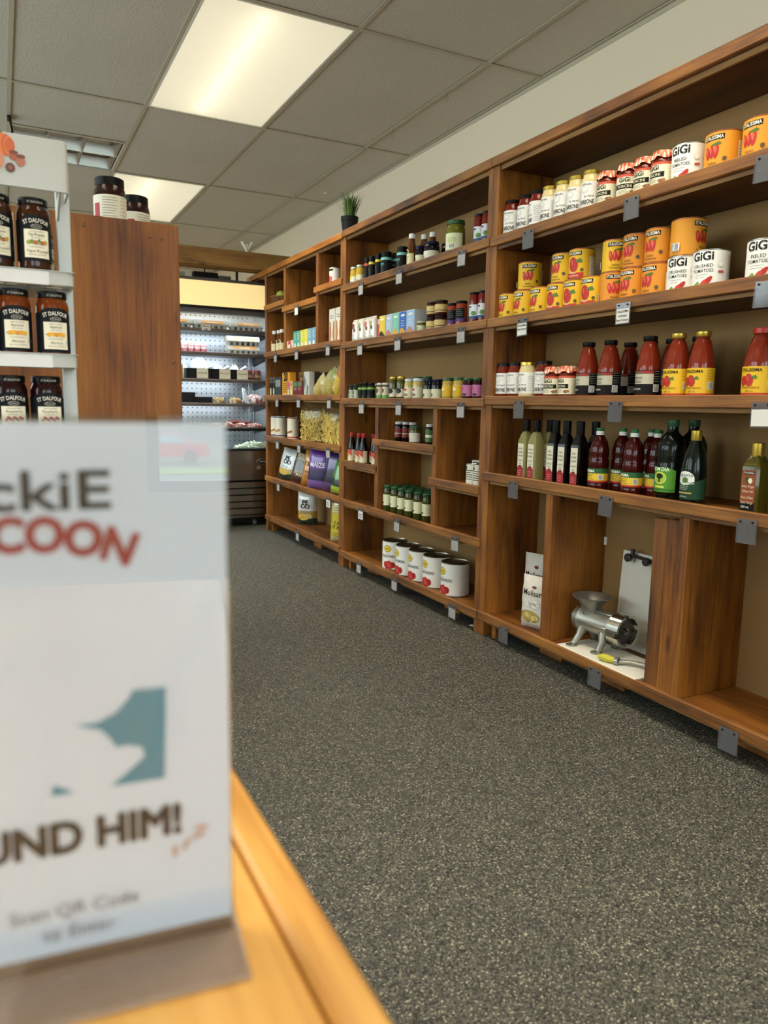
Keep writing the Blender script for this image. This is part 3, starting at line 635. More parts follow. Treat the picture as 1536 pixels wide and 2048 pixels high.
def lab_col(p, r, h):
    a = r*1.9; p.rect(-a, .02, a, .07, '22402c'); p.ell(0, .085, .03, .022, 'dfe2d8', 16); p.rect(-.03, .068, .03, .086, 'dfe2d8'); p.poly([(-a, .07), (a, .07), (a, .088), (.02, .072), (-.03, .068)], '22402c')
    p.txt('COLAVITA', 0, .09, .0115, '26322a', .01, .05); p.rect(-.008, .07, .012, .085, '7f9a55'); p.ell(.002, .08, .009, .008, '4c6a2c')
    p.lines(-.022, .022, .05, .06, 3, 'b8c0a8'); p.rect(-.024, .037, .024, .042, 'a8914a'); p.txt('500 mL', 0, .026, .007, 'd8dcd0')
bottle('col', 'oil_bottle', .038, .232, DKG, GOLD, lab_col, nr=.0145, lidr=.0165, lidh=.045, sh=.48)
# middle-unit jars
def simple(bg, x0=.12, x1=.68, marks=(), txt=None, span=2.2, band=None):
    def f(p, r, h):
        a = r*span; p.rect(-a, h*x0, a, h*x1, bg)
        if band: p.rect(-a, h*band[0], a, h*band[1], band[2])
        for (cx, cy, rx, ry, c) in marks: p.ell(cx*r, cy*h, rx*r, ry*h, c)
        if txt: p.txt(txt[0], 0, txt[1]*h, txt[2], txt[3], .01, r*1.5)
        p.lines(-r*.5, r*.5, h*(x0+.06), h*(x0+.2), 3, '8a8270', .0014)
    return f
jar('j1', 'preserve_jar', 'jar', .026, .11, glassy('b99a3a'), mat('b9b9a6', .35, .5), simple('dcdcc8', .14, .5, ((0, .42, .6, .1, 'c9c03a'), (.3, .2, .4, .05, '6a90a8'))))
def shaker(key, r, h, col, wide):
    p = Print(cyl(r)); p.rect(-r*3, h*.06, r*3, h*.66, '17191a'); p.rect(-r*3, h*.66, r*3, h*.76, col); p.txt('CITY' if wide else 'S', 0, h*.42, .02 if wide else .014, col, .01, r*1.2); p.lines(-r*.6, r*.6, h*.12, h*.36, 6, '5a5f60')
    kind(key, 'seasoning_shaker', 'shaker', [('body', bodymesh([(0, 0), (r*.95, 0), (r, .003), (r, h*.78), (r*.93, h*.8)], mat('1b1d1e', .35))), ('lid', lidmesh(r*.97, h*.79, h, BLK)), ('label', p.mesh('label'))])
shaker('spR', .018, .132, 'c64a3c', 0); shaker('spY', .018, .132, 'd3c548', 0); shaker('spT', .03, .13, '7fc3bd', 1)
def lab_brown(p, r, h):
    p.rect(-r*1.6, .01, r*1.6, h*.42, 'ddd0a0'); p.ell(0, h*.47, r*.55, h*.09, 'ddd0a0'); p.ell(0, h*.47, r*.4, h*.06, '3f3a2a'); p.lines(-r*.6, r*.6, h*.12, h*.34, 5, '6a5c34', .002)
bottle('brown', 'dressing_bottle', .026, .17, glassy('5e3412'), mat('e8e6e0', .4), lab_brown, nr=.013, lidr=.017, lidh=.024, sh=.4)
NAVY = mat('1c2140', .35)
jar('nj', 'preserve_jar', 'jar', .026, .096, glassy('141018'), NAVY, simple('dad7b8', .12, .52, ((-.2, .3, .2, .06, '6a5a50'),)))
jar('njL', 'preserve_jar', 'jar', .039, .1, glassy('15111c'), NAVY, simple('d8d6bc', .1, .55, ((-.3, .28, .2, .08, '50483c'),)))
GRN = mat('24512c', .38)
def lab_olv(p, r, h):
    a = r*1.9; p.rect(-a, .024, a, h*.62, 'dcdcb4'); p.lines(-r*.9, r*.1, h*.5, h*.58, 3, '6a6a4a'); p.ell(-r*.5, h*.27, r*.24, h*.07, '4c5c2a', 12, .5); p.ell(-r*.3, h*.3, r*.2, h*.05, '65743a', 12, -.6)
    p.bars(r*.5, h*.2, r*1.1, h*.32); p.rect(r*.3, h*.36, r*1.2, h*.5, 'c9cf94'); p.txt('OLIVES', -r*.35, h*.42, .011, '3f4426', 0, r)
jar('olv', 'olive_jar', 'jar', .046, .158, glassy('6b6a22'), GRN, lab_olv)
def lab_red(p, r, h):
    a = r*1.8; p.rect(-a, h*.2, a, h*.62, 'd9dcdd'); p.rect(-a, h*.2, a, h*.28, '33517a'); p.rect(-a*.6, h*.52, a*.2, h*.58, '39488a'); p.lines(-a*.5, a*.3, h*.34, h*.48, 4, '566080'); p.ell(r*.8, h*.36, r*.5, h*.07, '5c8a4a')
jar('red', 'pepper_jar', 'jar', .024, .145, glassy('6a130e'), BLK, lab_red, neck=.9, sh=.86, lidh=.08, lidr=.95)
jar('sj', 'relish_jar', 'jar', .024, .06, glassy('5a5a28'), mat('c3c49a', .4), simple('cfd2b0', .18, .66, ((0, .45, .5, .12, '8fa35a'),)))
jar('sq', 'preserve_jar', 'jar', .033, .072, glassy('3a1208'), BLK, simple('c7b06a', .2, .72, (), None, 2.4, (.3, .36, '5a2c12')))
def lab_sd(p, r, h):
    a = r*1.5; p.rect(-a*.3, h*.3, a, h*.72, '17171a'); p.rect(-a, h*.22, a*1.2, h*.34, '4a2a6a'); p.lines(-a*.1, a*.8, h*.45, h*.66, 4, '8c8c90')
jar('sd', 'tomato_jar', 'jar', .027, .12, glassy('8e3416'), BLK, lab_sd, neck=.9, sh=.84, lidh=.1, lidr=.97)
jar('a', 'spread_jar', 'jar', .022, .092, glassy('20281c'), mat('2c3a28', .4), simple('b9bfa4', .12, .66, ((0, .5, .45, .14, '4a4438'), (0, .25, .5, .08, '4c6a4a'))))
jar('b', 'spread_jar', 'jar', .022, .1, glassy('10140e'), BLK, simple('141c14', .08, .76, (), None, 2.4, (.62, .74, '7fa544')))
jar('c', 'spread_jar', 'jar', .022, .096, glassy('3a3020'), mat('dcd9cf', .4), simple('c9bda0', .1, .78, ((0, .56, .6, .14, '5a4a30'),), None, 2.4, (.1, .3, '5f9a58')))
jar('d', 'olive_jar', 'jar', .026, .125, glassy('4c4a1e'), GOLD, simple('dcd7c6', .16, .48, ((.3, .4, .7, .12, '22262c'), (0, .24, .5, .05, 'c9a24a'))))
jar('dg', 'olive_jar', 'jar', .026, .125, glassy('4c4a1e'), GRN, simple('dcd7c6', .16, .48))
jar('e', 'artichoke_jar', 'jar', .029, .112, glassy('b5a45c'), mat('c3cdd2', .4), simple('d9d6ba', .14, .6, ((0, .5, .5, .07, 'b5453a'), (.1, .26, .6, .07, '8c6a4a'))))
jar('f', 'olive_jar', 'jar', .028, .104, glassy('0e0c14'), NAVY, simple('d4d2b2', .12, .54, ((-.2, .26, .25, .08, '3a3a34'),)))
jar('g', 'mustard_jar', 'jar', .029, .108, glassy('b29a48'), GRN, simple('d9ae22', .2, .66, ((0, .5, .45, .09, 'e6dca0'), (-.5, .3, .3, .06, 'f0ead0'))))
jar('h', 'beet_jar', 'jar', .028, .102, glassy('2a0812'), GRN, simple('b56a98', .2, .7, ((.2, .28, .5, .06, '3a1c14'), (-.2, .55, .5, .05, 'c94a5a'))))
jar('w', 'spice_jar', 'jar', .022, .112, glassy('160c0a'), mat('cfcdc6', .35), simple('7a2420', .25, .7, (), None, 1.6, (.42, .46, 'd8d2c8')))
jar('wl', 'spice_jar', 'jar', .022, .11, glassy('1d2416'), mat('d8d6d0', .35), simple('4a6a34', .2, .75, (), None, 1.6, (.4, .52, 'cfd2c0')))
jar('gl', 'pickle_jar', 'jar', .03, .098, glassy('4a4a1c'), GRN, simple('c9c4b0', .14, .62))
def lab_pick(p, r, h):
    a = r*1.8; p.rect(-a, h*.26, a, h*.66, 'd9d8b2'); p.ell(-r*.3, h*.34, r*.26, h*.05, '3c4a22', 10, .5); p.ell(r*.05, h*.36, r*.22, h*.04, '4c5a2a', 10, -.7); p.lines(-r*.6, r*.5, h*.46, h*.6, 4, '6c6a48')
jar('pick', 'pickle_jar', 'jar', .027, .15, glassy('3c3c14'), GRN, lab_pick, lidh=.1)
def lab_soy(p, r, h):
    a = r*2; p.rect(-a, .01, a, h*.44, 'd6cdb0'); p.poly([(-a*.8, h*.44), (a*.5, h*.44), (a*.5, h*.22), (-a*.2, h*.34)], 'b5452a'); p.poly([(-a, h*.3), (-a*.2, h*.36), (a*.2, h*.2), (-a, h*.12)], 'c98a3a'); p.ell(-r*.4, h*.1, r*.35, h*.07, 'd9c22c')
bottle('soy', 'sauce_bottle', .026, .18, glassy('0d0605'), mat('a81f1c', .4), lab_soy, nr=.012, lidr=.0145, lidh=.024, sh=.46)
def deco_pep(p, r, h):
    for off in (0, PI*r):
        p.ell(off-.012, h*.74, .026, .02, '8a7a20', 16); p.ell(off-.012, h*.74, .023, .017, 'd9bd2c', 16); p.txt('Sardo', off-.012, h*.72, .011, '2f4a22', .01, .034)
        p.lines(off-.02, off+.012, h*.57, h*.57, 1, '5a5a50'); p.txt('ROUGE POIVRONS', off, h*.44, .021, '2c2c28', .01, .1)
        for dx, dy, s in ((-.022, .2, .016), (0, .22, .018), (.022, .19, .016), (.008, .13, .014), (-.012, .13, .014)): p.ell(off+dx, h*dy, s, s*1.1, random.choice(('a8201a', 'b82a20', '96170f')), 10)
        p.ell(off+.0, h*.17, .006, .014, 'd0503c', 8, .5)
    q = PI*r/2; p.lines(q-.02, q+.03, h*.1, h*.84, 16, '9a968c'); p.lines(-q-.02, -q+.03, h*.1, h*.84, 16, '9a968c')
can('pep', .07, .165, 'e4e1d8', deco_pep, mat('8f8a7a', .32, 1))
def deco_tube(c1, c2):
    def f(p, r, h):
        p.rect(-PI*r, h*.08, PI*r, h*.14, c1); p.rect(-PI*r, h*.94, PI*r, h*.97, c1); p.poly([(-.02, h*.25), (.03, h*.32), (.036, h*.4), (.022, h*.42), (-.022, h*.33)], c2); p.lines(-.022, .005, h*.6, h*.85, 5, '8a7f66'); p.lines(.05, .08, h*.25, h*.85, 10, '8a7f66')
    return f
can('tube', .043, .165, 'd9d1ba', deco_tube('2c3a5c', 'a87a2c')); can('tubeR', .043, .165, 'd9d1ba', deco_tube('b02a22', '9a5a2a'))
def deco_sm(p, r, h): p.ell(-.008, h*.38, .016, .028, 'b02a3a', 12, .3); p.ell(.012, h*.34, .012, .02, 'c24a58', 12, -.3); p.rect(-.01, h*.8, .03, h*.92, '2a2a2a'); p.lines(-.03, .03, h*.1, h*.2, 3, '7a7a70')
can('smcan', .036, .11, 'dcd8ce', deco_sm); 
def deco_wb(p, r, h): p.lines(-.03, .03, h*.3, h*.7, 5, '4a5a48', .004); p.ell(-.01, h*.82, .014, .01, '3a5a3c')
can('sqcan', .026, .1, 'dedacb', deco_wb)
# jam jars on the wire rack
def lab_jam(word, fr, fruit):
    def f(p, r, h):
        a = r*1.9; p.rect(-a, .018, a, .098, '14161a'); p.ell(0, .098, r*.98, .01, '14161a', 18)
        p.txt('ST DALFOUR', 0, .0925, .0115, 'e6e2d6', .015, .047, arc=.06); p.ell(0, .085, .0105, .0042, 'd8d4c8', 14); p.ell(0, .085, .0098, .0036, '14161a', 14); p.txt('France', 0, .0835, .0052, 'd8d4c8')
        p.rect(-r*.74, .024, r*.74, .079, 'e8e2cc'); p.txt('100% from FRUIT', 0, .0735, .0036, '4a4438', 0, .034); p.txt(word, 0, .0665, .0072, '3c382e'); p.lines(-.011, .011, .0625, .0625, 1, '7a7464', .0008)
        fruit(p); p.lines(-.014, .014, .0445, .0445, 1, '7a7464', .0008); p.txt(fr, 0, .0345, .0072, '3c382e'); p.txt('100% issu de FRUITS', 0, .0285, .0036, '4a4438', 0, .034)
        p.ell(r*.78, .04, .0042, .0052, '2a2c2e', 12)
    return f
def fr_fig(p):
    for i, c in enumerate(('8fa03a', '6f8a34', 'b5563a', '7f9a3c', 'b0503c', 'a89a3c')): p.ell(-.015+i*.006, .0535+(i % 2)*.0015, .0042, .0042, c, 10)
    p.poly([(0, .057), (.004, .0605), (.006, .057)], '3f5a2a')
def fr_apr(p):
    for i in range(5): p.ell(-.013+i*.0065, .0535+(i % 2)*.001, .0045, .0045, ('e0a02a', 'e3ad34', 'd8902a')[i % 3], 10)
    p.poly([(-.017, .052), (-.021, .054), (-.018, .055)], '5a6a2a')
def fr_ras(p):
    for i in range(9): p.ell(-.014+i*.0035, .0535+((i*2) % 3-1)*.0025, .0032, .0032, ('8e2a34', 'a83a44', '7a2430')[i % 3], 8)
for key, wd, fr, ff, c in (('fig', 'Fig Royale', 'Figue Royale', fr_fig, '3a1c08'), ('apr', 'Apricot', 'Abricot', fr_apr, '6e300a'), ('ras', 'Raspberry', 'Framboise', fr_ras, '24060a')):
    r, h = .032, .142
    p = Print(cyl(r)); lab_jam(wd, fr, ff)(p, r, h); q = Print(cyl(r*.9)); q.txt('ST DALFOUR', 0, h-.0115, .006, 'cfcabc', 0, .03); q.txt('ST DALFOUR', -.05, h-.0115, .006, 'cfcabc', 0, .03); q.txt('ST DALFOUR', .05, h-.0115, .006, 'cfcabc', 0, .03)
    prof = [(0, 0), (r*.9, 0), (r*.98, .004), (r*.96, .012), (r*.97, .02), (r, .03), (r, .1), (r*1.0, .112), (r*.93, .121), (r*.85, .126), (r*.85, .132)]
    kind(key, 'jam_jar', 'jar', [('body', bodymesh(prof, glassy(c))), ('lid', lidmesh(r*.89, h-.0145, h, BLK)), ('>lid_lettering', q.mesh('lid_lettering')), ('label', p.mesh('label'))])
def lab_big(p, r, h): p.rect(-r*2.2, .0, r*2.2, h*.62, 'd9d3bd'); p.rect(-r*1.15, .0, -r*.7, h*.45, 'a8272c'); p.lines(-r*.5, r*.5, h*.08, h*.56, 10, '7a7668'); p.lines(r*.6, r*1.1, h*.08, h*.58, 8, '8a866f')
jar('big', 'spread_jar', 'jar', .047, .14, glassy('2a100a'), BLK, lab_big, neck=.86, sh=.74, lidh=.17, lidr=.9)
# cartons: width (seen front), depth, height, colours
def carton(key, w, d, h, bg, deco=None, name='food_box', side=None, cat='box'):
    mb = MB().box((-w/2, -d/2, 0), (w/2, d/2, h), 0, .0015); p = Print(flat(-d/2)); p.rect(-w*.48, .002, w*.48, h-.002, bg)
    if deco: deco(p, w, h)
    kind(key, name, cat, [('body', M(mb, 'body', mat(side or bg, .5), False)), ('label', p.mesh('label'))])
def bag(key, w, h, d, bands, deco=None, name='snack_bag', rough=.3, foil=.2, waist=.0, cat='bag', extra=None, crimp=True, sheen=.6):
    """pillow bag: bands = [(z fraction, colour)...] from the bottom up"""
    n, k = 12, 14
    def dep(s, t):
        u = max(-1, min(1, 2*s/w)); v = max(0., min(1., t/h))
        return d/2*(max(0, 1-abs(u)**2.6))**.6*(max(0, 1-abs(2*v-1)**4))**.55*(1-.35*v*waist)
    def wid(t): v = t/h; return 1-waist*.25*v
    def wob(s, t): return .0025*math.sin(40*s/w+3*t/h*7)*math.sin(9*t/h)
    mb = MB(); vs = []; cols = [c for _, c in bands]; mats = [mat(c, rough, foil*.5, sheen, var=.1, bump=.25, bscale=60) for c in cols]
    for side in (-1, 1):
        for j in range(k+1):
            for i in range(n+1):
                s = -w/2+w*i/n; t = h*j/k; vs.append((s*wid(t), side*(dep(s, t)+.0012)+wob(s, t)*(1 if 0 < i < n else 0), t))
    fs, ms = [], []; o = (n+1)*(k+1)
    for side in (0, 1):
        for j in range(k):
            fr = (j+.5)/k; mi = max(q for q in range(len(bands)) if fr >= bands[q][0])
            for i in range(n):
                a = side*o+j*(n+1)+i; fs.append((a, a+1, a+n+2, a+n+1)); ms.append(mi)
    mb.v = vs; mb.f = fs; mb.m = ms
    for j in range(k):
        for i in (0, n):
            a = j*(n+1)+i; mb.f.append((a, a+n+1, o+a+n+1, o+a)); mb.m.append(0)
    parts = [('body', M(mb, 'body', mats))]
    if deco:
        p = Print(lambda s, t, e: (s*wid(t), -(dep(s, t)+.0012)+wob(s, t)-e-.0012, t)); deco(p, w, h); parts.append(('print', p.mesh('print')))
    if extra: parts += extra
    kind(key, name, cat, parts)
# ------------------------------------------------------------------ products on the shelves
ORD = WORD
def row(lst, z, tmpl, kmap=None, grp=None, turns=None):
    """lst: [(kind, y, x, phrase key)]; tmpl: key -> label template with {o}"""
    cnt, tot = {}, {}
    for it in lst: tot[it[3]] = tot.get(it[3], 0)+1
    for n, it in enumerate(lst):
        k, y, x, ph = it[:4]; i = cnt.get(ph, 0); cnt[ph] = i+1
        lab = tmpl[ph].format(o=ORD[i] if tot[ph] > 1 else 'only')
        put(k, lab, x, y, it[5] if len(it) > 5 else z, (it[4] if len(it) > 4 else 0)+random.uniform(-.07, .07), (grp or {}).get(ph) or (tmpl[ph].split('{')[0].split(',')[0].strip()+' set' if tot[ph] > 1 else None))
N1 = "near unit's top shelf"
row([('carb', 2.633, 1.925, 'c', .3), ('carb', 2.541, 1.925, 'c'), ('carb', 2.466, 1.925, 'c', -.5), ('alf', 2.393, 1.924, 'a'), ('alf', 2.316, 1.924, 'a', .25), ('alf', 2.243, 1.924, 'a', .3), ('alf', 2.167, 1.924, 'a', .35)], zA(.688),
    {'c': 'dark-lidded red sauce jar, {o} from left on '+N1, 'a': 'gold-lidded cream sauce jar, {o} from left on '+N1}, grp={'c': 'red sauce jars', 'a': 'cream sauce jars'})
for i, (y, tn, rx) in enumerate(((2.084, .1, 0), (1.99, .5, .0), (1.912, .1, 0), (1.839, -.1, 0))):
    put('gigi', 'porcini sauce jar with gingham cloth cap, %s from left on %s' % (ORD[i], N1), 1.925, y, zA(.688), tn, 'cloth-capped porcini jars')
put('wcan', 'white peeled-tomato can beside the cloth-capped jars on '+N1, 1.941, 1.748, zA(.688), .15, 'white tomato cans')
put('obig', 'orange tomato can just right of a white can on '+N1, 1.942, 1.624, zA(.688), .1, 'orange tomato cans')
put('obig', 'orange tomato can cut by the right picture edge on '+N1, 1.942, 1.495, zA(.688), 0, 'orange tomato cans')
Y2 = [2.64, 2.538, 2.43, 2.327, 2.231, 2.135]
for i, y in enumerate(Y2): put('ycan' if i < 3 else 'ycan2', 'yellow tomato can, %s from left in the bottom layer of stacked cans' % ORD[i], 1.936, y, zA(.356), .05, 'yellow tomato cans')
for i, y in enumerate((2.039, 1.941, 1.845)): put('ocan', 'orange tomato can, %s from left in the bottom layer of stacked cans' % ORD[i], 1.936, y, zA(.356), .9 if i == 0 else .05, 'orange tomato cans')
for i, (y, x) in enumerate(((1.741, 1.946), (1.634, 1.936))): put('wcan2', 'white crushed-tomato can, %s from left, beside the stacked orange cans' % ORD[i], x, y, zA(.356), .25, 'white tomato cans')
put('wcan', 'white peeled-tomato can standing alone by the right picture edge', 1.941, 1.451, zA(.356), .2, 'white tomato cans')
for i, (k, y, x, tn) in enumerate((('ycan', 2.539, 1.955, .8), ('ycan', 2.328, 1.955, .1), ('ycan2', 2.231, 1.955, .15), ('ycan', 2.055, 1.955, .8))):
    put(k, 'yellow tomato can stacked on top, %s from left in the upper layer' % ORD[i], x, y, zA(.4684), tn, 'yellow tomato cans')
for i, (k, y, x, tn) in enumerate((('ocan', 1.951, 1.95, .1), ('ocan', 1.853, 1.95, .1))): put(k, 'orange tomato can stacked on top, %s from left in the upper layer' % ORD[i], x, y, zA(.4684), tn, 'orange tomato cans')
put('obig', 'big orange tomato can stacked on a white crushed-tomato can', 1.962, 1.75, zA(.4734), 1.6, 'orange tomato cans')
N3 = "near unit's third shelf"
put('carb', 'dark-lidded red sauce jar, leftmost on '+N3, 1.925, 2.645, zA(.032), .2, 'red sauce jars'); put('carb', 'dark-lidded red sauce jar, second from left on '+N3, 1.925, 2.564, zA(.032), 0, 'red sauce jars')
put('alf', 'pale cream sauce jar between red sauce jars on '+N3, 1.92, 2.482, zA(.032), 0, 'cream sauce jars'); put('carb', 'dark-lidded red sauce jar right of the cream one on '+N3, 1.945, 2.409, zA(.032), .4, 'red sauce jars')
for i, y in enumerate((2.325, 2.239)): put('gigi', 'porcini sauce jar with gingham cloth cap, %s on %s' % (('left one', 'right one')[i], N3), 1.925, y, zA(.032), .2-.3*i, 'cloth-capped porcini jars')
for i, (y, x) in enumerate(((2.139, 1.929), (2.028, 1.929), (1.838, 1.92))): put('pas', 'black-capped tomato passata bottle, %s from left in the front row' % ORD[i], x, y, zA(.032), -.2+.1*i, 'black-capped passata bottles')
for i, y in enumerate((2.055, 1.958, 1.862, 1.752)): put('pas', 'black-capped tomato passata bottle in the back row, %s from left' % ORD[i], 2.05, y, zA(.032), random.uniform(-.5, .5), 'black-capped passata bottles')
for i, (y, x) in enumerate(((1.721, 1.92), (1.635, 1.929))): put('ypas', 'gold-capped passata bottle with yellow label, %s of the pair' % ('left', 'right')[i], x, y, zA(.032), .1, 'yellow-labelled passata bottles')
put('rpas', 'red-capped passata bottle with yellow label by the right picture edge', 1.935, 1.436, zA(.032), .1)
for i, (k, y, x) in enumerate((('vin', 2.464, 1.914), ('vin', 2.399, 1.914), ('vin', 2.385, 1.972))): put(k, 'square bottle of pale white wine vinegar, '+('leftmost', 'second from left', 'half hidden behind the others')[i], x, y, zA(-.295), 0, 'white wine vinegar bottles')
for i, (k, y, x) in enumerate((('vinr', 2.28, 1.914), ('vinr', 2.216, 1.914), ('vinr', 2.142, 1.914), ('vinr', 2.125, 1.972))): put(k, 'square dark bottle of red wine vinegar, '+('leftmost', 'second from left', 'third from left in front', 'half hidden behind the others')[i], x, y, zA(-.295), 0, 'red wine vinegar bottles')
for i, (y, x) in enumerate(((2.052, 1.926), (2.0, 1.986), (1.886, 1.926), (1.915, 2.04), (1.832, 1.98))): put('ferma', 'ribbed dark red bottle with green-and-white cap, '+('leftmost in front', 'second from left, set back', 'right one in front', 'farthest back', 'rightmost, set back')[i], x, y, zA(-.295), (.0, .3, .0, .4, -.3)[i], 'ribbed red bottles')
put('bom', 'big dark green oil bottle with bright green tree label', 1.935, 1.732, zA(-.295), 0, 'big dark oil bottles'); put('bom', 'big dark green oil bottle half hidden behind its twin', 2.035, 1.735, zA(-.295), .5, 'big dark oil bottles')
put('col', 'dark olive oil bottle with gold cap and dark green label', 1.915, 1.621, zA(-.295), 0); put('oil', 'small square olive oil bottle with brown label and gold cap', 1.918, 1.408, zA(-.295), 0)
# middle unit, upper shelves
row([('j1', 4.17, 1.915, 'j'), ('j1', 4.087, 1.915, 'j'), ('spR', 3.978, 1.907, 'r'), ('spY', 3.918, 1.907, 'y'), ('spY', 3.835, 1.907, 'y'), ('spT', 3.763, 1.919, 't'), ('spT', 3.765, 1.985, 'tb'), ('spT', 3.6, 1.931, 't'), ('brown', 3.469, 1.915, 'b', -.2),
     ('brown', 3.45, 1.975, 'bb'), ('brown', 3.38, 1.985, 'bb'), ('nj', 3.38, 1.915, 'n'), ('njL', 3.292, 1.928, 'N'), ('njL', 3.28, 2.02, 'Nb'), ('olv', 3.086, 1.935, 'o', -.1), ('red', 2.88, 1.928, 'R'), ('red', 2.82, 1.928, 'R')], zA(.693),
    {'j': "yellow preserve jar with grey lid, {o} from left on middle unit's top shelf", 'r': 'slim black shaker with a red band', 'y': 'slim black shaker with a yellow band, {o} of the pair', 't': 'wide black shaker with a teal band, {o} from left in front',
     'tb': 'wide black teal-banded shaker standing behind its twin', 'b': 'brown dressing bottle with white cap in front on top shelf', 'bb': 'brown white-capped dressing bottle behind navy-lidded jars, {o} from left', 'n': 'small navy-lidded dark jar beside the brown bottle', 'N': 'wide navy-lidded dark jar with cream label on top shelf',
     'Nb': 'wide navy-lidded dark jar hidden behind its twin', 'o': 'large green-lidded jar of whole olives on top shelf', 'R': "tall red pepper jar, {o} from left on middle unit's top shelf"})
row([('sj', 3.35, 1.913, 's'), ('sq', 3.254, 1.922, 'q'), ('sq', 3.175, 1.922, 'q'), ('sq', 3.252, 1.922, 'qu', 0, zA(.4295)), ('sq', 3.173, 1.922, 'qu', .3, zA(.4295)), ('sd', 3.075, 1.925, 'd'), ('sd', 2.985, 1.916, 'd'), ('red', 2.874, 1.913, 'R'), ('red', 2.813, 1.918, 'R')], zA(.357),
    {'s': 'small squat jar with pale lid beside the tin boxes', 'q': 'squat dark preserve jar at the base of a stack, {o} from left', 'qu': 'squat dark preserve jar stacked on another, {o} from left', 'd': 'sun-dried tomato jar with black lid and purple band, {o} from left', 'R': "tall red pepper jar, {o} from left on middle unit's second shelf"})
N = "on middle unit's third shelf"
row([('a', 4.18, 1.911, 'a'), ('a', 4.115, 1.911, 'a'), ('b', 4.042, 1.911, 'b'), ('b', 3.986, 1.911, 'b'), ('b', 3.912, 1.911, 'b'), ('c', 3.94, 1.957, 'cb'), ('c', 3.795, 1.911, 'c'), ('c', 3.724, 1.911, 'c'), ('d', 3.644, 1.915, 'd'), ('d', 3.554, 1.915, 'd'), ('dg', 3.49, 1.98, 'db'), ('dg', 3.39, 1.98, 'db'),
     ('e', 3.468, 1.918, 'e'), ('e', 3.378, 1.918, 'e'), ('f', 3.268, 1.917, 'f'), ('f', 3.188, 1.917, 'f'), ('g', 3.087, 1.918, 'g'), ('g', 2.991, 1.918, 'g'), ('h', 2.911, 1.917, 'h'), ('h', 2.827, 1.917, 'h')], zA(.023),
    {'a': 'small dark jar with pale patterned label, {o} from left '+N, 'b': 'small black jar with lime band, {o} from left '+N, 'cb': 'white-lidded small jar standing behind a lime-banded jar', 'c': 'small white-lidded jar with green band, {o} of the front pair', 'd': 'gold-lidded olive jar, {o} of the pair '+N, 'db': 'green-lidded olive jar in the back row, {o} from left',
     'e': 'pale artichoke jar with silvery lid, {o} of the pair', 'f': 'black olive jar with navy lid and cream label, {o} of the pair', 'g': 'yellow-labelled mustard jar with green lid, {o} of the pair', 'h': 'dark beet jar with pink label, {o} of the pair'})
row([('soy', 4.18, 1.915, 's'), ('soy', 4.125, 1.965, 's'), ('soy', 4.075, 1.915, 's'), ('soy', 4.0, 1.909, 's'), ('soy', 3.985, 1.965, 's'), ('soy', 3.87, 1.926, 's')], zA(-.354), {'s': 'dark sauce bottle with red cap, {o} from left in the small cell'})
row([('w', 3.69, 1.99, 'w'), ('w', 3.64, 1.95, 'w'), ('w', 3.575, 1.96, 'w'), ('w', 3.5, 1.96, 'w'), ('gl', 3.402, 1.919, 'g'), ('wl', 3.236, 1.911, 'l')], zA(-.204), {'w': 'dark spice jar with pale lid and red label, {o} from left', 'g': 'green-lidded pickle jar beside the dark spice jars', 'l': 'white-lidded jar with green label at the cell divider'})
L2 = [('pick', y, x, ('f', 'm', 'k')[j]) for j, x in enumerate((1.916, 1.975, 2.034)) for y in (3.69, 3.605, 3.522, 3.44, 3.345, 3.253)]
row(L2, zA(-.597), {'f': 'green-lidded pickle jar in the front row, {o} from left', 'm': 'green-lidded pickle jar in the middle row, {o} from left', 'k': 'green-lidded pickle jar in the back row, {o} from left'}, grp={'f': 'pickle jars', 'm': 'pickle jars', 'k': 'pickle jars'})
row([('pep', 3.677, 1.96, 'p', .55), ('pep', 3.519, 1.96, 'p', .05), ('pep', 3.371, 1.96, 'p', .1), ('pep', 3.217, 1.96, 'p', .15), ('pep', 3.039, 1.96, 'p', .05)], zA(-.924), {'p': 'large white can of red peppers, {o} from left on the bottom shelf'})
# cell with a pouch and two small cans
carton('pack', .07, .03, .11, 'cfc8b6', lambda p, w, h: (p.rect(-w*.42, h*.55, w*.42, h*.92, '3a2c22'), p.ell(0, h*.2, w*.3, h*.1, 'b5302a'), p.lines(-w*.3, w*.3, h*.36, h*.5, 3, '6a6256')), 'food_pouch', cat='pouch')
put('pack', 'small pouch with dark window behind white cans in a cell', 2.0, 2.92, zA(-.363), .2)
put('sqcan', 'small white can, left of two in a cell', 1.925, 2.87, zA(-.363), 0, 'small white cans'); put('sqcan', 'small white can, right of two in a cell', 1.925, 2.81, zA(-.363), 0, 'small white cans')
# pasta pouches and tin boxes
def dpouch(c1, c2): return lambda p, w, h: (p.ell(-w*.05, h*.7, w*.2, h*.12, c1), p.ell(w*.1, h*.55, w*.14, h*.08, c2), p.lines(-w*.3, w*.3, h*.15, h*.4, 5, '8c867a'))
for i, (c, y) in enumerate((('8c4a3a', 4.13), ('7f9a6a', 4.05), ('c25a52', 3.965), ('a89a78', 3.9))):
    bag('pch%d' % i, .075, .14, .045, [(0, 'd9d2c4'), (.85, 'cdc4b4')], dpouch(c, '6a3a30'), 'pasta_pouch', waist=.5, cat='pouch')
    put('pch%d' % i, 'white paper pouch of pasta, %s from left on second shelf' % ORD[i], 1.915, y, zA(.357), .1, 'paper pasta pouches', ry=.0)
carton('redpk', .045, .06, .12, 'a83a26', lambda p, w, h: (p.rect(-w*.48, h*.75, w*.48, h*.98, 'cfa89a'), p.lines(-w*.3, w*.3, h*.2, h*.5, 3, 'd8b8a0')))
put('redpk', 'narrow red box with pale pink top beside the paper pouches', 1.95, 3.84, zA(.357))
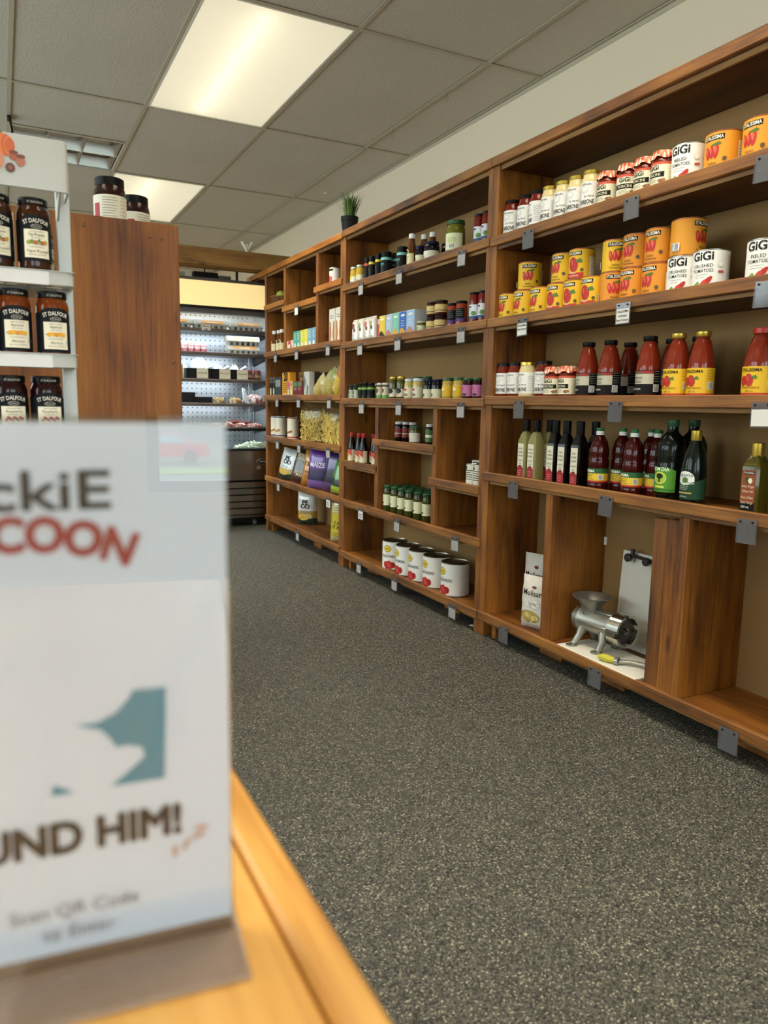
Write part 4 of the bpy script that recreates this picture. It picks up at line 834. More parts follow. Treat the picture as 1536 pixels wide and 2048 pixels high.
def dtin(c, f): return lambda p, w, h: (p.ell(0, h*.84, w*.3, h*.05, 'd9d6cc'), p.txt('Tuna' if False else ' ', 0, 0, .001), p.lines(-w*.25, w*.25, h*.42, h*.62, 3, 'e0ddd2', .002), p.ell(-w*.1, h*.2, w*.32, h*.14, f), p.ell(w*.2, h*.12, w*.24, h*.1, f))
for i, (bg, fc, y, ww, lb) in enumerate((('d6b62a', '3a3426', 3.745, .072, 'yellow'), ('9fb0bd', 'a8745a', 3.665, .074, 'grey-blue'), ('6fb3a0', 'c99a2a', 3.587, .076, 'teal'), ('2c5fa8', 'c9902a', 3.507, .078, 'deep blue'), ('8fb0d4', 'b07a66', 3.425, .08, 'light blue'))):
    carton('tin%d' % i, ww, .11, .125, bg, lambda p, w, h, fc=fc: (p.ell(0, h*.84, w*.3, h*.05, 'd9d6cc'), p.lines(-w*.25, w*.25, h*.42, h*.62, 3, 'e0ddd2', .002), p.ell(-w*.1, h*.2, w*.32, h*.14, fc), p.ell(w*.2, h*.12, w*.24, h*.1, fc)), side='b9c0c4')
    put('tin%d' % i, lb+' fish tin box in the row of upright boxes', 1.945, y, zA(.357), 0, 'upright fish tin boxes')
# far unit
row([('brown', 5.64, 1.915, 'b', -.2), ('brown', 5.565, 1.926, 'b'), ('brown', 5.48, 1.92, 'b', .3)], zA(.378), {'b': 'brown dressing bottle with white cap, {o} from left in far unit'})
carton('rwb', .12, .05, .068, 'd9cfc0', lambda p, w, h: (p.rect(-w*.3, h*.6, w*.2, h*.98, 'c0402e'), p.ell(w*.2, h*.4, w*.15, h*.2, 'c25a48')))
put('rwb', 'small white box with red corner next to teal boxes', 1.91, 5.21, zA(.378))
for i, (c, y, lb) in enumerate((('4a9c8c', 5.118, 'left teal'), ('4fa08e', 5.048, 'right teal'), ('cfc638', 4.976, 'left yellow'), ('d3cb40', 4.904, 'right yellow'), ('6f9cb0', 4.832, 'left blue'), ('6a98b0', 4.76, 'right blue'))):
    carton('cr%d' % i, .068, .1, .125, c, lambda p, w, h: (p.ell(0, h*.2, w*.3, h*.16, 'd9d6c6'), p.lines(-w*.25, w*.25, h*.55, h*.85, 4, 'e6e2d2', .004)))
    put('cr%d' % i, lb+' cracker box in the row of slim boxes', 1.94, y, zA(.378), 0, 'slim cracker boxes')
for i, y in enumerate((4.53, 4.425)):
    carton('bs%d' % i, .095, .06, .225, 'd6d0bf', lambda p, w, h: (p.poly([(-w*.42, .02), (-w*.2, .02), (-w*.1, h*.3), (-w*.2, h*.62), (-w*.42, h*.66)], 'a86a34'), p.poly([(w*.42, .02), (w*.2, .02), (w*.1, h*.3), (w*.2, h*.62), (w*.42, h*.66)], 'a86a34'), p.lines(-w*.3, w*.3, h*.74, h*.8, 2, '4a5a70', .004)), 'breadstick_box')
    put('bs%d' % i, 'tall white box with brown wavy sides, %s one' % ('left', 'right')[i], 1.955, y, zA(.378), 0, 'tall breadstick boxes')
put('smcan', 'small white can with red berries in the upper right cell', 1.93, 4.5, zA(.74))
t = thing('fruit_basket', 'small wicker basket in the upper left cell of far unit', 'basket', (1.935, 5.56, zA(.732)))
part('bowl', MB().lathe([(0, 0), (.045, 0), (.07, .06), (.075, .062), (.066, .06), (.042, .006), (0, .006)], 16), mat('6a4420', .7, bump=.6, bscale=120), t); part('rim', MB().lathe([(.069, .058), (.077, .058), (.077, .066), (.069, .066), (.069, .058)], 16), mat('7a5026', .7), t)
t = thing('green_fruit', 'round green fruit lying in the wicker basket', 'fruit', (1.93, 5.53, zA(.74)))
part('flesh', MB().lathe([(0, .02), (.025, .024), (.038, .045), (.04, .062), (.03, .085), (.01, .096), (0, .094)], 14), mat('8a9a3c', .5, var=.2), t); part('stem', MB().tube([(0, 0, .092), (.002, 0, .104)], .003, 6), mat('5a4424', .7), t)
t = thing('pepper_mill', 'pale wooden pepper mill standing in the wicker basket', 'mill', (1.935, 5.605, zA(.742)))
part('body', MB().lathe([(0, 0), (.016, 0), (.017, .02), (.013, .05), (.015, .08), (0, .084)], 12), mat('b59a6a', .6), t); part('stem', MB().tube([(0, 0, .08), (-.012, .01, .12)], .003, 6), mat('5a3a1c', .7), t)
# third shelf of the far unit
for i, y in enumerate((5.675, 5.605)):
    carton('bk%d' % i, .062, .1, .15, '24241f', lambda p, w, h: (p.rect(-w*.4, h*.72, w*.4, h*.98, '6a6a60'), p.ell(0, h*.84, w*.28, h*.07, '17170f'), p.ell(0, h*.26, w*.26, h*.2, 'd6cda8'))); put('bk%d' % i, 'slim black box with cream oval, %s of the pair in far unit' % ('left', 'right')[i], 1.945, y, zA(.046), 0, 'slim black boxes')
carton('gy', .125, .08, .15, '3a3c3a', lambda p, w, h: p.rect(-w*.45, h*.5, w*.45, h*.85, '8a8c84')); put('gy', 'dark grey box with pale panel beside the slim black boxes', 1.935, 5.508, zA(.046))
carton('yl', .165, .05, .178, 'd8981e', lambda p, w, h: (p.txt('20', 0, h*.66, .085, '17130c', .05), p.lines(-w*.4, w*.4, h*.2, h*.55, 5, '8a5a14', .006), p.rect(-w*.48, .002, w*.48, h*.1, 'd6c8a0'))); put('yl', 'tall yellow box with a large black 20 in far unit', 1.93, 5.355, zA(.046))
for i, y in enumerate((5.2, 5.07)): carton('br%d' % i, .12, .07, .18, '7a5428', lambda p, w, h: (p.ell(0, h*.72, w*.3, h*.14, '3f2a14'), p.ell(0, h*.72, w*.2, h*.09, 'a8824c'))); put('br%d' % i, 'brown box at the back behind the dark red boxes, %s one' % ('left', 'right')[i], 2.005, y+.0, zA(.046), 0, 'brown back-row boxes')
for i, (y, c) in enumerate(((5.245, 'b56a6e'), (5.185, 'c9b26a'))): carton('pk%d' % i, .056, .08, .11, c, lambda p, w, h: (p.rect(-w*.3, h*.7, w*.3, h*.9, 'c24a4a'), p.ell(0, h*.3, w*.28, h*.2, 'e0d2a0'))); put('pk%d' % i, ('pink', 'cream')[i]+' slim box in front of the brown boxes', 1.925, y, zA(.046))
for i, y in enumerate((5.105, 5.01)): carton('dr%d' % i, .09, .08, .11, '6a1c1c', lambda p, w, h: (p.rect(-w*.42, h*.66, w*.42, h*.92, '4f7a4a'), p.lines(-w*.3, w*.3, h*.45, h*.55, 2, 'b09a90', .003))); put('dr%d' % i, 'dark red box with green panel, %s of the pair' % ('left', 'right')[i], 1.925, y, zA(.046), 0, 'dark red boxes')
carton('wg', .1, .04, .17, 'b9b9b0', lambda p, w, h: (p.poly([(-w*.4, h*.9), (-w*.1, h*.6), (-w*.3, h*.3), (-w*.42, h*.5)], '5a5c58'), p.poly([(w*.1, h*.5), (w*.4, h*.4), (w*.3, h*.1), (0, h*.05)], '6a6c66'))); put('wg', 'white and grey patterned box in the middle of far unit', 1.915, 4.905, zA(.046))
for i, y in enumerate((4.985, 4.845, 4.705)): carton('bl%d' % i, .135, .08, .168, '15161a', lambda p, w, h: (p.ell(0, h*.8, w*.27, h*.11, '44464a', 14), p.ell(0, h*.8, w*.22, h*.09, '1c1d22', 14), p.lines(-w*.3, w*.3, h*.25, h*.5, 4, '3c3e44', .003))); put('bl%d' % i, 'large black box against the back of far unit, %s from left' % ORD[i], 2.06, y, zA(.046), 0, 'large black boxes')
PASTA = mat('a88a3a', .6, var=.35, bump=.6, bscale=90)
def pbag(key, w, h, d, c='e6cc6c', name='pasta_bag', n=150, tri=.0):
    """clear bag with a tangle of noodles inside"""
    rnd = random.Random(key); mb = MB()
    for i in range(n):
        u, v = rnd.uniform(-.42, .42), rnd.uniform(.06, .78); dd = d*.42*(1-(2*u)**2*.6); x, z = u*w, v*h
        a = rnd.uniform(0, PI); l = rnd.uniform(.02, .045); k = rnd.uniform(-.012, .012); y = -dd+rnd.uniform(0, .006)
        P = [(max(-w*.47, min(w*.47, x+math.cos(a)*l*(q-.5)+k*math.sin(3*q))), y+.003*math.sin(5*q+i), max(.006, z+math.sin(a)*l*(q-.5)+k*math.cos(4*q))) for q in (0, .33, .66, 1)]
        mb.tube(P, .0034, 5)
    core = MB().lathe([(0, .004), (.9, .006), (1, h*.2), (1, h*.6), (.8, h*.8), (0, h*.82)], 16, 0, mp=lambda x, y, z: (x*w*.44, y*d*.36, z))
    noodles = mb.mesh('noodles', mat(c, .5, var=.25)); 
    bag(key, w, h, d, [(0, 'e8e4d4')], None, name, extra=[('filling', core.mesh('filling', PASTA)), ('noodles', noodles)])
    nm, cat, parts = KIND[key]; me = parts[0][1]; me.materials.clear(); me.materials.append(clear('fbfaf4', .12, 'clear_film', .12, .02)); parts[0] = ('film', me)
for i, (w, h, d, y, x, ry, tn, lb) in enumerate(((.25, .27, .1, 4.955, 1.975, 0, .45, 'tall clear bag of pale noodles, leftmost of the pasta bags'), (.2, .25, .1, 4.69, 2.01, 0, .3, 'clear noodle bag in the middle of the pasta bags'), (.2, .24, .1, 4.53, 1.955, .0, .1, 'clear noodle bag leaning by the right post of far unit'), (.15, .19, .08, 4.37, 1.945, .0, 0, 'small clear noodle bag tucked in the right corner'))):
    pbag('pb%d' % i, w, h, d); put('pb%d' % i, lb, x, y, zA(-.27), tn, 'clear bags of noodles', rx=0)
for i, (k, y) in enumerate((('tube', 5.655), ('tube', 5.545), ('tubeR', 5.275))): put(k, ('cream tin with navy bands, left of the pair', 'cream tin with navy bands, right of the pair', 'cream tin with red bands beside the noodle bags')[i], 1.932, y, zA(-.27), .3, 'cream wafer tins')
def dlean(c): return lambda p, w, h: (p.lines(-w*.3, w*.3, h*.2, h*.5, 4, c, .004),)
for i, (y, c, tp, an) in enumerate(((4.74, 'c2aa58', 'b3a878', 1.0), (4.6, 'b8a452', 'a0a06c', .9), (4.5, 'ae9c4a', '93985e', .7), (4.39, 'cfab40', 'a8704e', .6))):
    bag('ln%d' % i, .11, .21, .055, [(0, c), (.75, tp)], dlean('d9cf9a'), 'pasta_bag'); o = put('ln%d' % i, 'yellow pasta bag slumped on the third shelf, %s from left' % ORD[i], 1.93, y+.07, zA(.052), 0, 'slumped yellow pasta bags'); o.rotation_euler = (0, 0, 0)
    o.rotation_euler = Matrix.Rotation(-PI/2, 4, 'Z').to_euler(); o.matrix_world = Matrix.Translation((1.93, y+.08, zA(.052))) @ Matrix.Rotation(an, 4, 'X') @ Matrix.Rotation(-PI/2, 4, 'Z')
def T1(a, b, c, sz=.05): return lambda p, w, h: (p.txt(a, .0, h*.62, sz, c, .03), p.txt(b, 0, h*.5, sz, c, .03), p.lines(-w*.25, w*.2, h*.38, h*.44, 3, '8c8c86', .003), p.ell(-w*.1, h*.24, w*.28, h*.1, 'd0a83c'), p.ell(w*.15, h*.27, w*.2, h*.08, 'c9b46a'))
def T2(a, c, c2): return lambda p, w, h: (p.txt(a, .0, h*.56, .045, c, .03, w*.7), p.rect(-w*.3, h*.36, w*.3, h*.42, c2), p.lines(-w*.3, w*.3, h*.24, h*.32, 3, c2, .003))
BAGS = (('ch0', 'white chip bag with green base on the shelf of chip bags', .19, .24, [(0, '1f3d34'), (.18, 'b8ab74'), (.36, 'd8d8d2')], T1('PE', 'OD', '1e1e1c'), 5.46, 1.95, -.1, .16),
        ('ch1', 'purple chip bag behind the white one', .17, .23, [(0, '6a4a80'), (.2, '3a2a52'), (.45, '6f3a94')], T2('KE', 'e6d9ee', '4a2c66'), 5.31, 2.02, 0, .1),
        ('ch2', 'brown chip bag with cream lettering between purple bags', .2, .25, [(0, '4a2c1a'), (.3, '2c1c14'), (.8, '3a2618')], lambda p, w, h: (p.txt('TORTILLA', 0, h*.6, .03, 'c9b894', .01, w*.7), p.txt('LA DE', 0, h*.3, .03, 'd8c8a4', .02), p.txt('MAIS', 0, h*.2, .03, 'd8c8a4', .02), p.lines(-w*.3, w*.3, h*.72, h*.86, 5, 'cfc0a0', .004)), 5.17, 1.95, .0, .2),
        ('ch3', 'orange chip bag leaning on the brown one', .16, .25, [(0, 'b5762a'), (.5, 'c98a34')], T2('CORN', '8a4a18', '9a5a1c'), 4.99, 1.96, .1, .12),
        ('ch4', 'large purple chip bag with white lettering in front', .19, .27, [(0, '7a5a9a'), (.22, '2f2648'), (.48, '5a2c84')], T2('MAIZE', 'ece4f2', '3a3560'), 4.8, 1.945, .0, .06),
        ('ch5', 'dark purple chip bag tucked behind the large purple one', .18, .27, [(0, '5a4470'), (.25, '241c38'), (.5, '3f2260')], None, 4.61, 1.975, -.1, .1),
        ('ch6', 'green chip bag half hidden by the right post', .17, .23, [(0, 'a8bf3a'), (.22, '22352a'), (.45, '4f8a34')], None, 4.44, 1.95, -.2, .14))
for key, lb, w, h, bands, dc, y, x, tn, lean in BAGS:
    bag(key, w, h, .085, bands, dc, waist=.25); o = put(key, lb, x, y, zA(-.588), 0, 'chip bags')
    o.matrix_world = Matrix.Translation((x, y, zA(-.588))) @ Matrix.Rotation(tn+.62, 4, 'Z') @ Matrix.Rotation(lean*.8, 4, 'Y') @ Matrix.Rotation(lean, 4, 'X') @ Matrix.Rotation(-PI/2, 4, 'Z')
bag('ch7', .165, .25, .09, [(0, '1f3a2c'), (.2, 'b08a3c'), (.4, 'd6d4cc')], T1('PE', 'OD', '1e1e1c'), waist=.2); put('ch7', 'white chip bag standing alone on the bottom shelf', 2.02, 5.2, zA(-.905), .75)
bag('ch8', .22, .3, .1, [(0, 'd8cf8a'), (.12, 'cdb92a'), (.62, 'dcd49a'), (.88, '4a1c2a')], lambda p, w, h: (p.txt('CUIT', -.02, h*.4, .032, '3a3614', .01), p.txt('IT AIR', -.02, h*.3, .034, '3a3614', .01), p.lines(-w*.35, w*.35, h*.66, h*.82, 4, '8a8444', .003), p.lines(-w*.35, w*.3, h*.14, h*.2, 2, '6a6420', .003)), waist=.7)
put('ch8', 'yellow snack bag half hidden by the post on the bottom shelf', 1.975, 4.43, zA(-.905), .5)
# dried pasta bags beside the grinder
def dmol(p, w, h): p.txt('Molisana', 0, h*.66, .034, '26221c', .005, w*.8); p.ell(0, h*.82, w*.07, h*.025, '7a2a24'); p.ell(0, h*.5, w*.22, h*.07, 'd3cec4'); p.txt('Grano', 0, h*.49, .014, '4a463e'); p.ell(-w*.1, h*.26, w*.3, h*.12, 'a8904a', 14); p.ell(-w*.16, h*.28, w*.12, h*.06, 'c9b46a'); p.ell(.01, h*.24, w*.12, h*.06, 'd6c47c'); p.lines(-w*.2, w*.2, h*.08, h*.12, 2, '8a857a')
bag('mol', .16, .29, .07, [(0, 'd3cdc1')], dmol, 'pasta_bag', waist=.1, rough=.6, foil=0, sheen=.1)
put('mol', 'tall white pasta bag standing at the back beside the divider', 2.05, 2.5, zA(-.92), .3, 'white pasta bags'); 
bag('mol2', .17, .225, .08, [(0, 'd6d0c4')], dmol, 'pasta_bag', waist=.2, rough=.6, foil=0, sheen=.1)
put('mol2', 'shorter white pasta bag in front of the tall one', 1.955, 2.385, zA(-.92), .25, 'white pasta bags')
# potted grass on top
t = thing('potted_grass', 'small artificial grass plant in a black pot on the shelves', 'plant', (1.925, 4.27, 2.03))
part('pot', MB().lathe([(0, 0), (.042, 0), (.05, .075), (.052, .076), (.054, .1), (.05, .1), (.046, .08), (0, .08)], 18), mat('151515', .5), t)
gm = MB(); rnd = random.Random(3)
for i in range(170):
    a = rnd.uniform(0, 2*PI); r0 = rnd.uniform(0, .035); sp = rnd.uniform(.01, .075); hh = rnd.uniform(.09, .16); b0 = Vector((r0*math.cos(a), r0*math.sin(a), .08)); d = Vector((math.cos(a), math.sin(a), 0)); s = Vector((-math.sin(a), math.cos(a), 0))*.0022
    pts = [b0, b0+d*sp*.25+Vector((0, 0, hh*.5)), b0+d*sp*.6+Vector((0, 0, hh*.85)), b0+d*sp+Vector((0, 0, hh))]
    gm.add([pts[0]-s, pts[0]+s, pts[1]-s*1.1, pts[1]+s*1.1, pts[2]-s*.8, pts[2]+s*.8, pts[3]], [(0, 1, 3, 2), (2, 3, 5, 4), (4, 5, 6)], i % 3)
part('grass_blades', gm, [mat('3f5a1e', .6), mat('557228', .6), mat('2c4416', .6)], t, False, kind='stuff')
# ------------------------------------------------------------------ price tag holders on the strips
TAGS = {('near', 'top', 1.72): [2.436, 1.899, 1.416], ('near', 'second', 1.388): [2.451, 1.907, 1.385], ('near', 'third', 1.064): [2.451, 1.916, 1.365], ('near', 'fourth', .737): [2.465, 1.934, 1.38], ('near', 'bottom', .112): [2.493, 1.938, 1.38],
        ('middle', 'top', 1.725): [3.96, 3.499, 2.908], ('middle', 'second', 1.389): [3.963, 3.502, 2.895], ('middle', 'third', 1.055): [3.932, 3.477, 2.88], ('middle', 'fourth', .435): [3.924, 3.469, 2.893], ('middle', 'bottom', .108): [3.941, 3.486, 2.897],
        ('far', 'cell', 1.712): [5.004], ('far', 'second', 1.41): [5.455, 5.004, 4.437], ('far', 'third', 1.078): [5.424, 4.964, 4.415], ('far', 'fourth', .762): [5.417, 4.954, 4.427], ('far', 'fifth', .441): [5.4, 4.414], ('far', 'bottom', .127): [4.984]}
FULL = {('near', 'second', 0): ('ITALISSIMA', 'Peeled Tomatoes', ''), ('near', 'second', 1): ('ITALISSIMA', 'unPeeled', 'Diced Tomatoes'), ('near', 'third', 2): ('', '', ''), ('middle', 'fourth', 0): ('', 'm', ''), ('far', 'fifth', 1): ('', 'm', ''), ('far', 'cell', 0): ('', '', '')}
tw, th = .064, .07
hold = MB().box((-tw/2, -.0012, -th), (tw/2, .0012, 0)); hold.box((-tw/2, -.003, -th), (tw/2, -.0012, -th+.003)).box((-tw/2, -.003, -th), (-tw/2+.0015, -.0012, -.018)).box((tw/2-.0015, -.003, -th), (tw/2, -.0012, -.018))
HM = hold.mesh('sleeve', clear('f2f2f2', .25, 'tag_sleeve', .12, .06, .38, (.2, .195, .2, 1)), False)
SM = MB().lathe([(0, 0), (.0035, 0), (.003, .002), (0, .002)], 8, mp=lambda x, y, z: (x, -z-.0015, y)).mesh('screw', BLACK, False)
BACK = mat('8f8d8a', .5)
for (un, sh, zt), ys in TAGS.items():
    for i, y in enumerate(ys):
        pos = {1: ('only',), 2: ('left', 'right'), 3: ('left', 'middle', 'right')}[len(ys)][i]
        fl = FULL.get((un, sh, i)); where = "%s unit's %s" % (un, 'cell shelf' if sh == 'cell' else sh+' shelf')
        t = thing('price_holder', ('clear price holder with white card, %s on %s edge' if fl else 'empty clear plastic price holder, %s on %s edge') % (pos, where), 'price holder', (XS-.004, y, zt-.02), -PI/2+random.uniform(-.03, .03), 'price holders on shelf edges')
        t.rotation_euler[1] = random.uniform(-.04, .04)
        link('sleeve', HM, t)
        for sx in (-.02, .02): link('screw', SM, t, (sx, 0, -.008))
        if fl or un != 'near':
            p = Print(flat(-.0014)); p.rect(-tw*.46, -th+.004, tw*.46, -.02, 'dcd8ce' if fl else 'a9a5a0')
            if fl:
                for q, s in enumerate(fl):
                    if s == 'm': p.lines(-tw*.35, tw*.35, -.035, -.055, 3, '3a3a38', .004)
                    elif s: p.txt(s, 0, -.032-.014*q, .011, '232323', .01, tw*.86)
            else: p.lines(-tw*.35, tw*.35, -.03, -.058, 4, '8c8884', .002)
            link('card', p.mesh('card'), t)
# ------------------------------------------------------------------ meat grinder, boards, valves
zs = zA(-.92)
CB = mat('d9d6c8', .45, var=.03)
t = thing('cutting_board', 'white plastic cutting board lying under the meat grinder', 'board', (1.955, 1.96, zs), -.02)
part('slab', MB().box((-.085, -.205, 0), (.1, .205, .014), 0, .002), CB, t, False)
t = thing('cutting_board', 'white plastic board leaning upright behind the meat grinder', 'board', (2.125, 1.97, zs))
b = MB().box((-.006, -.17, 0), (.006, .148, .375), 0, .002); o = part('slab', b, CB, t, False); t.rotation_euler = (0, .06, 0)
CAST = mat('a3a195', .38, .9, var=.12, bump=.35, bscale=260)
gz = zs+.014
t = thing('meat_grinder', 'cast metal hand meat grinder with flared hopper on white board', 'grinder', (1.985, 2.085, gz), .08)
AZ = .098
ax = lambda x, y, z: (x, -z, y+AZ)          # lathe axis along -Y (towards the front plate)
bar = part('barrel', MB().lathe([(0, -.085), (.03, -.085), (.047, -.078), (.05, -.055), (.044, -.045), (.045, .1), (.051, .104), (.051, .12), (0, .12)], 28, mp=ax), CAST, t)
part('rib', MB().box((-.02, -.1, .14), (.02, .0, .147), 0, .003), CAST, bar); part('rib', MB().box((-.05, -.1, .092), (-.04, .04, .101), 0, .002), CAST, bar); part('rib', MB().box((.04, -.1, .092), (.05, .04, .101), 0, .002), CAST, bar)
hop = [(.038, .11), (.036, .132), (.037, .146), (.042, .16), (.053, .175), (.067, .187), (.0735, .191), (.074, .194), (.07, .1945), (.062, .187), (.049, .175), (.038, .16), (.032, .146), (.0, .14)]
part('hopper', MB().lathe(hop, 36, 0, (0, .022, 0)), CAST, t)
ring = MB(); n = 40
for i in range(n):
    a0, a1 = 2*PI*i/n, 2*PI*(i+1)/n; z1 = .142 if (i % 10) in (0, 1) else .158
    P = [ax(r_*math.cos(a), r_*math.sin(a), z) for z in (.105, z1) for r_ in (.052, .061) for a in (a0, a1)]
    ring.add(P, [(0, 1, 3, 2), (4, 6, 7, 5), (2, 3, 7, 6), (0, 4, 5, 1), (0, 2, 6, 4), (1, 5, 7, 3)])
part('ring_nut', ring, mat('b3b0a6', .22, 1, var=.05), t, False)
pl = part('plate', MB().lathe([(0, .125), (.052, .125), (.052, .143), (0, .143)], 28, mp=ax), mat('7a7872', .35, 1), t)
holes = MB()
for i in range(-9, 10):
    for j in range(-10, 11):
        x, y = (i+(j % 2)*.5)*.0056, j*.0048; rr = math.hypot(x, y)
        if .0125 < rr < .049: holes.add([ax(x+.002*math.cos(k*PI/3), y+.002*math.sin(k*PI/3), .1434) for k in range(6)], [tuple(range(6))])
part('plate_holes', holes, mat('0c0c0c', .7), pl, False, kind='stuff')
part('hub', MB().lathe([(.0045, .143), (.0115, .143), (.0115, .152), (.0075, .154), (.0055, .147), (0, .147)], 18, mp=ax), STEEL, pl)
part('shaft', MB().lathe([(0, -.125), (.0075, -.125), (.009, -.12), (.009, -.1), (.0135, -.096), (.0135, -.08), (0, -.08)], 14, mp=ax), mat('7d6a5c', .4, .9), t)
for (sx, sy) in ((-1, 1), (1, 1), (-1, -1), (1, -1)):
    y = .042 if sy > 0 else -.072; fx = .062 if sy > 0 else .05
    lg = part('leg', MB().tube([(sx*.022, y*.9, .07), (sx*.036, y, .04), (sx*fx*.9, y+.005, .013), (sx*fx, y+.008, .006)], [.022, .014, .012, .011], 10), CAST, t)
    part('foot', MB().lathe([(0, 0), (.022, 0), (.022, .004), (.014, .007), (0, .008)], 16, 0, (sx*(fx+.006), y+.008, 0)), CAST, lg)
t = thing('grinder_crank', 'detached grinder crank with yellow handle lying on white board', 'crank', (1.915, 1.935, gz))
gp = lambda x, y, z: (-.006+x*1+.0*z, .005-z*.75-y*.0, .012+y)
part('grip', MB().lathe([(0, -.045), (.008, -.043), (.0125, -.03), (.0135, -.01), (.011, .012), (.0095, .022)], 16, mp=lambda x, y, z: (-.012+z*.28+x*.96, -.02-z*.96+x*.28, .0145+y)), mat('b9b02c', .4), t)
part('end_nut', MB().lathe([(0, .022), (.0135, .022), (.0135, .036), (.005, .038), (0, .036)], 16, mp=lambda x, y, z: (-.012+z*.28+x*.96, -.02-z*.96+x*.28, .0145+y)), STEEL, t)
part('arm', MB().tube([(.002, -.05, .012), (.02, -.062, .012), (.04, -.085, .013), (.052, -.115, .014), (.058, -.15, .014)], [.009, .0075, .0075, .008, .01], 10), CAST, t)
t = thing('pipe_valves', 'two small metal shut-off valves above the upright white board', 'valve', (2.15, 2.0, .46))
part('pipe', MB().tube([(-.005, .075, .0), (-.025, .05, .004), (-.025, -.06, -.002)], .007, 8), mat('6c6a66', .35, .9), t)
for y in (.06, -.03): part('valve_knob', MB().lathe([(0, 0), (.014, 0), (.016, .004), (.016, .016), (.012, .02), (0, .02)], 14, mp=lambda a, b_, c, y=y: (-.03-c, y+a, -.004+b_)), mat('4c4a48', .4, .8), t)
part('stub', MB().tube([(-.028, .05, .0), (-.028, .05, .03)], .008, 8), mat('4c4a48', .4, .8), t)
# ------------------------------------------------------------------ gondola end panel with dark jars
t = thing('gondola_shelf', 'red-brown wooden end panel of a shelf behind the jam rack', 'shelf', (.26, 2.4, 0))
WRED = wood('z', '3e1e06', '6e3c0e', '8e581c', .65, True, 1.0)
part('end_panel', MB().box((-.36, 0, 0), (.25, .038, 1.55), 0, .003), WRED, t, False)
part('top_board', MB().box((-.36, .038, 1.5), (.22, 1.3, 1.538), 0, .003), WY, t, False)
part('rear_panel', MB().box((-.36, 1.262, 0), (.22, 1.3, 1.5), 0, .003), WZ, t, False)
for z in (.12, .6, 1.05): part('shelf_board', MB().box((-.3, .038, z), (.22, 1.262, z+.03), 0, .002), WY, t, False)
SCR = MB().lathe([(0, 0), (.005, 0), (.0055, .001), (.0035, .002), (0, .0015)], 10, mp=lambda x, y, z: (x, -z, y)).mesh('screw_head', mat('6a4a2c', .4, .6))
for x, z in ((.165, 1.508), (.2, 1.506), (-.02, 1.52), (.225, 1.14)): link('screw_head', SCR, t, (x, 0, z))
put('big', 'large dark spread jar with black lid, left and nearer on panel', .326, 2.49, 1.538, PI/2-.1, 'dark spread jars'); put('big', 'large dark spread jar with black lid, right and farther on panel', .425, 2.66, 1.538, PI/2+.5, 'dark spread jars')
# ------------------------------------------------------------------ jam display rack
GREY = mat('b9bab5', .4, .15, var=.03)
yr = 1.70
t = thing('display_rack', 'light grey metal display rack holding rows of jam jars', 'rack', (-.08, yr, 0))
xr = .225      # right edge, local
hd = MB(); prof = [(-.3, 0), (xr-.012, 0), (xr-.004, .003), (xr, .012), (xr, .11), (xr-.004, .11), (xr-.004, .014), (xr-.012, .005), (-.3, .005)]
hd.prism([(x, y) for x, y in prof], 2, 1.432, 1.53); part('header', hd, GREY, t)
st = Print(lambda s_, t_, e_: (s_+.008, -e_, t_+.006)); 
for q in range(9):
    a = -PI*.5+PI*q/8; st.ell(.1+.026*math.sin(a)*.8-.008, 1.5, .009, .026*math.cos(a)*.35+.014, ('c8653a', 'd97a48')[q % 2], 12)
st.poly([(.09, 1.522), (.096, 1.53), (.1, 1.522)], '5a6a34')
st.ell(.119, 1.481, .008, .008, 'a8604a'); st.ell(.119, 1.488, .008, .004, '7a4838'); st.ell(.131, 1.473, .008, .0095, 'b0705a'); st.ell(.131, 1.482, .0085, .004, '7a4838'); st.ell(.112, 1.459, .0085, .009, '6a4038'); st.ell(.112, 1.459, .004, .004, '8a5a4c'); st.ell(.09, 1.47, .012, .016, 'c98a6a')
link('seasonal_stickers', st.mesh('seasonal_stickers'), t)['label'] = 'orange pumpkin and acorn stickers'
for sx in (xr-.021, -.28):
    part('upright', MB().box((sx, .085, .02), (sx+.028, .1, 1.5), 0, .002), GREY, t, False)
part('gusset', MB().prism([(.004, 1.432), (.1, 1.432), (.1, 1.385)], 0, xr-.019, xr-.015), GREY, t, False)
for z in (1.25, 1.085, .912, .74, .56):
    lp = MB().prism([(-.3, 0), (xr-.01, 0), (xr, .006), (xr+.003, .014), (xr+.003, .1), (xr-.001, .1), (xr-.001, .016), (xr-.01, .005), (-.3, .005)], 2, z, z+.026); lip_ = part('shelf_lip', lp, GREY, t)
    rim = MB().prism([(-.3, -.003), (xr-.006, -.003), (xr+.005, .004), (xr+.007, .1), (xr-.001, .1), (xr-.001, .016), (xr-.01, .006), (-.3, .006)], 2, z+.026, z+.0275); part('shelf_rim', rim, GREY, lip_)
    wr_ = MB()
    for i in range(14): wr_.tube([(-.29+i*.039, .004, z+.004), (-.29+i*.039, .1, z+.004)], .0017, 5)
    for y in (.03, .07): wr_.tube([(-.3, y, z+.002), (xr, y, z+.002)], .002, 5)
    part('wire_shelf', wr_, GREY, t, True, kind='stuff')
    for x0 in (-.2, -.05+.0, .062): part('price_strip', MB().box((x0+.02, -.0016, z-.001), (x0+.118, -.0004, z+.025)), mat('d9d9d9', .5), lip_, False)
part('base', MB().box((-.3, .0, 0), (xr, .12, .03), 0, .004), GREY, t)
